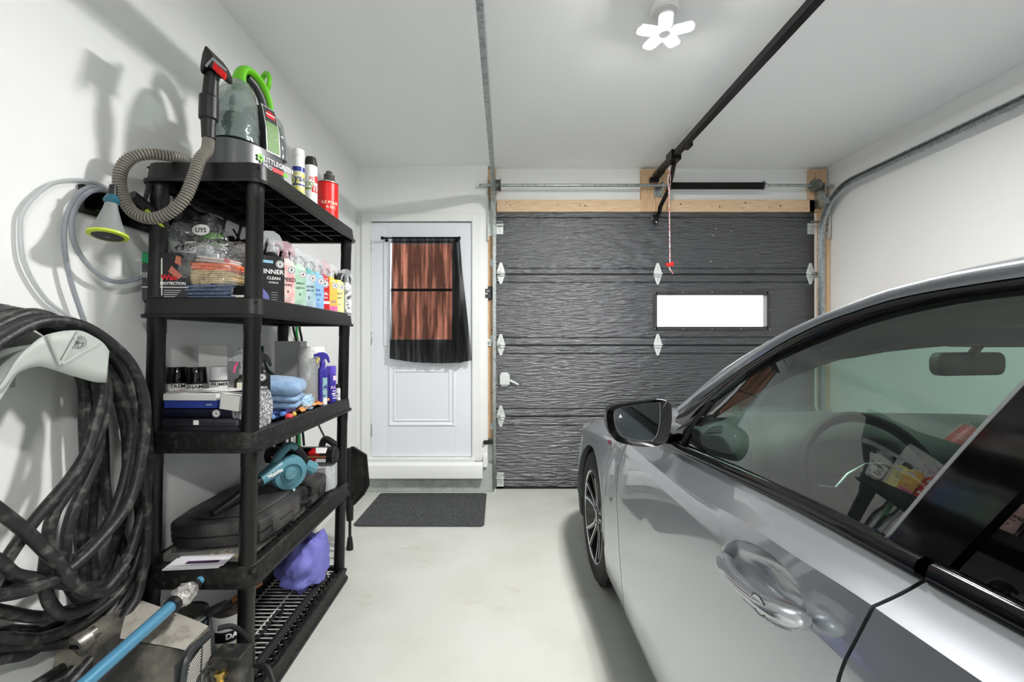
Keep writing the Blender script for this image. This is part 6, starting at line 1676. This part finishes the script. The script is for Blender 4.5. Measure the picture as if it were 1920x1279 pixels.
# ================================================================ hose on the wall hanger
m_rub = mat('rubber_hose', (34,35,36), r=.42, alt=(112,110,106), ns=34, nlo=.52, nhi=.85, bump=.15, bs=160)
HXo = -1.065
t = thing('hose_hanger', 'pale grey plastic hose hanger on the left wall', 'hose hanger', (-1.17, 1.04, 1.2))
m_hang = mat('hanger_grey', (176,182,178), r=.45)
fl = [(-20,712),(0,722),(22,690),(60,660),(105,640),(140,640),(168,660),(150,676),(140,690),(150,704),(192,719),(200,700),(208,668),(196,645),(175,628),(148,620),(118,622),(80,635),(40,658),(0,690)]
fl = [(a, c_) for a, c_ in fl]
outer = [(205,658),(196,645),(180,633),(146,619),(90,627),(56,650),(34,672),(15,702),(-2,728)]
inner = [(200,717),(180,716),(150,708),(107,695),(78,687),(52,691),(30,702),(16,717),(2,733)]
n = len(outer)
so = spline([PX(a, c_, HXo) for a, c_ in outer], 5); si_ = spline([PX(a, c_, HXo) for a, c_ in inner], 5)
b = MB(m_hang)
b.grid([[lerp(o_, i_, k/3) for o_, i_ in zip(so, si_)] for k in range(4)])
b.build('front_flange', t, solid=.004, sharp=60)
b = MB(m_hang)
def arcp(x, dz=0): return [V((x, p.y, p.z+dz)) for p in so]
b.grid([arcp(XL+.002, -.034), arcp(HXo-.008, -.034)])
b.build('saddle', t, solid=.004, sharp=60)
MB(m_hang).grid([[V((x, lerp(.96,1.24,k/8), 1.33+.02*math.sin(k/8*PI))) for k in range(9)] for x in (XL+.001, XL+.006)]).bx(XL+.0005, XL+.006, .80, 1.13, 1.16, 1.345).build('wall_plate', t, bevel=.003)
for a_, c_ in (((90,628),(113,684)),((148,621),(113,684)),((186,642),(113,684))):
    MB(m_hang).tube([PX(*a_, HXo+.004), PX(*c_, HXo+.004)], .0035, 6).build('rib', t)
b = MB(mat('hanger_mark',(146,152,148),r=.5)); q = PX(150, 640, HXo+.005)
for k in range(14): b.sphere(q + V((0, .016*math.cos(k*.449), .013*math.sin(k*.449))), .0026, 6, 4)
b.sphere(q, .006, 8, 5); b.build('moulded_mark', t)
# one long hose, coil after coil
random.seed(11)
coils = [ # right-hand side way points px,py for each turn, and depth x
 (-1.120, [(186,690),(194,723),(169,830),(135,892),(56,987),(-10,1090)]),
 (-1.130, [(192,700),(197,774),(172,840),(135,909),(98,970),(87,1044),(84,1094),(96,1134),(124,1152),(180,1130),(228,1070)]),
 (-1.140, [(182,700),(186,780),(180,860),(135,965),(121,1038),(127,1089),(152,1122),(200,1110),(240,1040)]),
 (-1.100, [(208,644),(253,695),(273,768),(264,864),(242,942),(186,1015),(124,1072),(56,1105),(-10,1118)]),
 (-1.150, [(214,670),(245,745),(244,841),(225,931),(190,1000),(130,1056),(60,1090),(0,1100)]),
 (-1.165, [(220,660),(256,720),(276,800),(276,909),(253,1010),(225,1066),(157,1128),(84,1156),(5,1146),(-20,1140)]),
 (-1.180, [(216,690),(258,770),(273,875),(270,999),(236,1094),(169,1156),(84,1196),(-10,1198)]),
 (-1.200, [(210,680),(262,790),(276,930),(259,1049),(225,1122),(169,1184),(112,1207),(-10,1214)]),
 (-1.150, [(206,700),(250,800),(277,960),(264,1094),(236,1151),(186,1218),(124,1290)]),
 (-1.190, [(200,700),(240,820),(262,960),(250,1080),(215,1150),(150,1240),(90,1290)]),
 (-1.205, [(150,700),(158,800),(160,900),(150,1000),(154,1090),(140,1160),(60,1220),(0,1236)]),
 (-1.215, [(162,700),(172,800),(176,900),(170,1000),(176,1080),(180,1150),(130,1240),(60,1290)]),
 (-1.228, [(176,700),(192,800),(196,900),(204,960),(225,1010),(240,1080),(200,1170),(120,1250)]),
 (-1.228, [(200,690),(232,780),(238,900),(222,1000),(190,1090),(140,1150),(60,1180),(0,1186)]),
]
tops = []
hose = thing('garden_hose', 'thick black rubber hose coiled many times over the grey hanger', 'hose', (-1.16, 1.1, .3))
allp = []
for ci, (x_, L_) in enumerate(coils):
    p_ = [PX(a, c_, x_) for a, c_ in L_]
    # over the saddle, then the out-of-frame return
    top_y = [V((x_, 1.22, 1.285+.004*ci*.5)), V((x_, 1.12, 1.315+.003*ci)), V((x_, 1.00, 1.300+.003*ci))]
    ret = [V((x_, .84, 1.16)), V((x_, .74, .95)), V((x_, .74, .72)), V((x_, .82, .56))]
    e_ = p_[-1]
    seq = [V((x_, 1.00, 1.300+.002*ci)), V((x_, 1.12, 1.318+.002*ci))] + p_
    allp.append((x_, seq, ret))
for ci, (x_, seq, ret) in enumerate(allp):
    loop = [ret[3], ret[2], ret[1], ret[0]] + seq
    if ci % 3 != 2: loop = loop + [V((x_, .92, min(.62, loop[-1].z+.04)))] if loop[-1].y > .95 and ci not in (1, 2) else loop
    for p in loop: p.x = max(p.x, XL+.016)
    pts = spline(loop, 8)
    MB(m_rub).tube(pts, .0142, 12).build('hose_turn', hose)
# two strands crossing towards the left
for L_, x_ in (([(-40,930),(0,959),(51,999),(90,1038),(112,1060),(140,1095),(190,1110),(235,1060)], -1.09), ([(-40,1030),(0,1055),(28,1077),(79,1086),(170,1100),(230,1080)], -1.112)):
    MB(m_rub).tube(spline([PX(a, c_, x_) for a, c_ in L_], 8), .0142, 12).build('hose_turn', hose)
# quick coupling
q = P(142, 1212, 1.19)
t = thing('hose_coupling', 'round pale metal coupling lying among the hose coils near the floor', 'coupling', q)
MB(mat('worn_metal',(150,148,142),r=.4,m=.7,alt=(100,96,90),ns=40)).tube([q, q+V((.004,.012,.003)), q+V((.010,.030,.006))], [.029,.028,.024], 22).build('body', t)
MB(mat('worn_metal',(150,148,142),r=.4,m=.7,alt=(100,96,90),ns=40)).tube([q+V((.012,.024,.012)), q+V((.022,.04,.022))], [.016,.015], 14).build('tail', t)
MB(m_bsteel).tube([q+V((-.012,-.003,0)), q+V((.012,-.003,0))], .005, 8).build('pin', t)
# blue pole
m_bp = mat('blue_pole', (82,140,172), r=.25, m=.2, coat=.4)
pa, pb2 = P(376, 1087, 1.38), P(150, 1290, .99)
t = thing('blue_pole', 'blue metal pole with a taped joint leaning over the compressor', 'pole', lerp(pa, pb2, .5))
ext = pb2 + (pb2-pa)*.5
MB(m_bp).tube([lerp(pa,pb2,.30), ext], .0165, 18).build('lower_tube', t)
MB(m_bp).tube([pa, lerp(pa,pb2,.12)], [.0125,.0125], 16).build('upper_tube', t)
MB(m_black).tube([lerp(pa,pb2,.05), lerp(pa,pb2,.11)], [.018,.020], 16).build('clamp', t)
MB(m_black).tube([lerp(pa,pb2,.27), lerp(pa,pb2,.315)], [.022,.022], 16).build('clamp', t)
rg = []
ax_ = (pb2-pa).normalized(); u_ = ax_.cross(V((0,0,1))).normalized(); w2 = ax_.cross(u_)
for i in range(15):
    u = i/14; c_ = lerp(pa, pb2, lerp(.09, .28, u)); r0 = .018+.012*math.sin(PI*u)
    rg.append([c_ + (u_*math.cos(2*PI*k/20)+w2*math.sin(2*PI*k/20))*(r0*(1+.22*noise.noise(V((k*.8,i*.7,3))))) for k in range(20)])
MB(mat('wrinkled_tape',(186,184,180),r=.2,m=.3,alt=(130,128,124),ns=60,bump=.8,bs=60)).loft(rg).build('taped_joint', t, sharp=30)
b = MB(m_ink); q = lerp(pa, pb2, .78) - w2*0 ; 
# compressor / generator housing
m_dusty = mat('dusty_grey_shell', (46,45,44), r=.6, alt=(130,125,115), ns=7, nlo=.44, nhi=.68, bump=.5, bs=50)
m_labelw = mat('weathered_label', (158,154,145), r=.7, alt=(96,92,86), ns=14, nlo=.5, nhi=.75, bump=.4, bs=90, bdist=.01)
t = thing('generator', 'dusty dark machine with a slatted grille on the floor before the shelving', 'machine', (-1.06, 1.30, 0))
GXa, GXb = -1.238, -.895
def gtop(x): return .407 + .058*((GXb-x)/(GXb-GXa))**.8 - .03*max(0, (x-GXa-.25)/.1 - 1)
rows = []
for y, dz, dx in ((1.155,.0,.0),(1.165,.0,0),(1.19,.0,0),(1.215,.0,0),(1.235,-.006,0),(1.25,0,0),(1.33,.002,0),(1.40,0,0),(1.415,-.01,0),(1.42,-.03,0)):
    r = []
    for i_ in range(15):
        x = lerp(GXa, GXb, i_/14); z = gtop(x) + dz
        if y < 1.235: z = interp(y, [(1.155,.10),(1.165,.24),(1.19,.335),(1.215,z-.030),(1.235,z-.006)])
        r.append(V((x, y + (.02*(x-GXa)/.34 if y < 1.235 else 0), z)))
    r = [V((GXa, r[0].y, .03))] + r + [V((GXb, r[-1].y, .03))]
    if y > 1.3: r = [V((v.x, lerp(1.25, 1.345+.09*(GXb-v.x)/.343, (y-1.25)/.17), v.z)) for v in r]
    rows.append(r)
b = MB(m_dusty).grid(rows); b.add([rows[-1][0], rows[-1][-1]] + [rows[-1][k] for k in range(16, 0, -1)], [tuple(range(18))])
b.add([rows[0][0], rows[0][-1]] + [rows[0][k] for k in range(16, 0, -1)], [tuple(range(18))])
b.build('housing', t, sharp=40)
rows = []
for k in range(8):
    y = lerp(1.238, 1.395, k/7)
    rows.append([V((x, lerp(1.238, 1.335+.08*(GXb-x)/.343, k/7), gtop(x)+.003+(0 if y > 1.25 else -.004))) for x in [lerp(lerp(-1.085,-1.19,k/7), -.902, i_/12) for i_ in range(13)]])
MB(m_labelw).grid(rows).build('warning_label', t, sharp=60)
b = MB(m_cgd)
gA, gB, gC, gD = V((GXb+.006, 1.330, .398)), V((GXb+.008, 1.232, .402)), V((GXb+.010, 1.19, .20)), V((GXb+.006, 1.335, .18))
b.tube(spline([gA, gB, V((GXb+.009, 1.205, .33)), gC], 5), .010, 8).tube([gC, gD, gA], .008, 8).tube([lerp(gA,gB,.45), lerp(gD,gC,.45)], .004, 6)
b.bx(GXb-.002, GXb+.001, 1.19, 1.335, .18, .40)
b.build('grille_frame', t)
b = MB(mat('grille_slat_grey',(150,148,142),r=.5,m=.2))
for k in range(26):
    z = lerp(.392, .19, k/25); y1 = interp(z, [(.19,1.195),(.33,1.21),(.40,1.236)])
    b.tube([V((GXb+.007, 1.328, z)), V((GXb+.009, y1, z-.022))], .0019, 5)
b.build('grille', t)['kind'] = 'stuff'
q = P(430, 1240, 1.33)
t = thing('pressure_switch', 'dusty black control box with a brass fitting beside the grille', 'control box', (q.x, q.y, .0))
MB(mat('dusty_black_box',(30,30,30),r=.55,alt=(104,100,94),ns=20,nlo=.5,nhi=.8,bump=.3,bs=90)).bx(q.x-.045, q.x+.05, 1.30, 1.37, .20, .34).build('box', t, bevel=.006)
MB(m_bsteel).bx(q.x-.03, q.x+.03, 1.30, 1.36, 0, .20).build('stand', t)
MB(mat('brass',(190,160,90),r=.3,m=.9)).lathe([(.012,0),(.012,.02),(.009,.021),(.009,.035),(.014,.036),(.014,.045)], c=(P(412,1262,1.27).x, 1.27, .28), n=6).bx(P(412,1262,1.27).x-.006, P(412,1262,1.27).x+.006, 1.27, 1.31, .295, .305).build('brass_fitting', t)
for L_, lb in (([(370,1279,1.20),(378,1262,1.22),(395,1250,1.24),(410,1252,1.26),(414,1262,1.27)], 'thin black wire curling to the brass fitting'), ([(408,1178,1.36),(435,1174,1.38),(458,1190,1.40),(472,1215,1.41),(476,1245,1.41),(500,1250,1.40),(512,1275,1.38),(515,1300,1.36)], 'thick black cable arching over beside the front post')):
    tag(MB(m_blk2).tube(spline([P(*a) for a in L_], 6), .004 if 'thin' in lb else .008, 8).build('black_cable'), lb, 'cable')
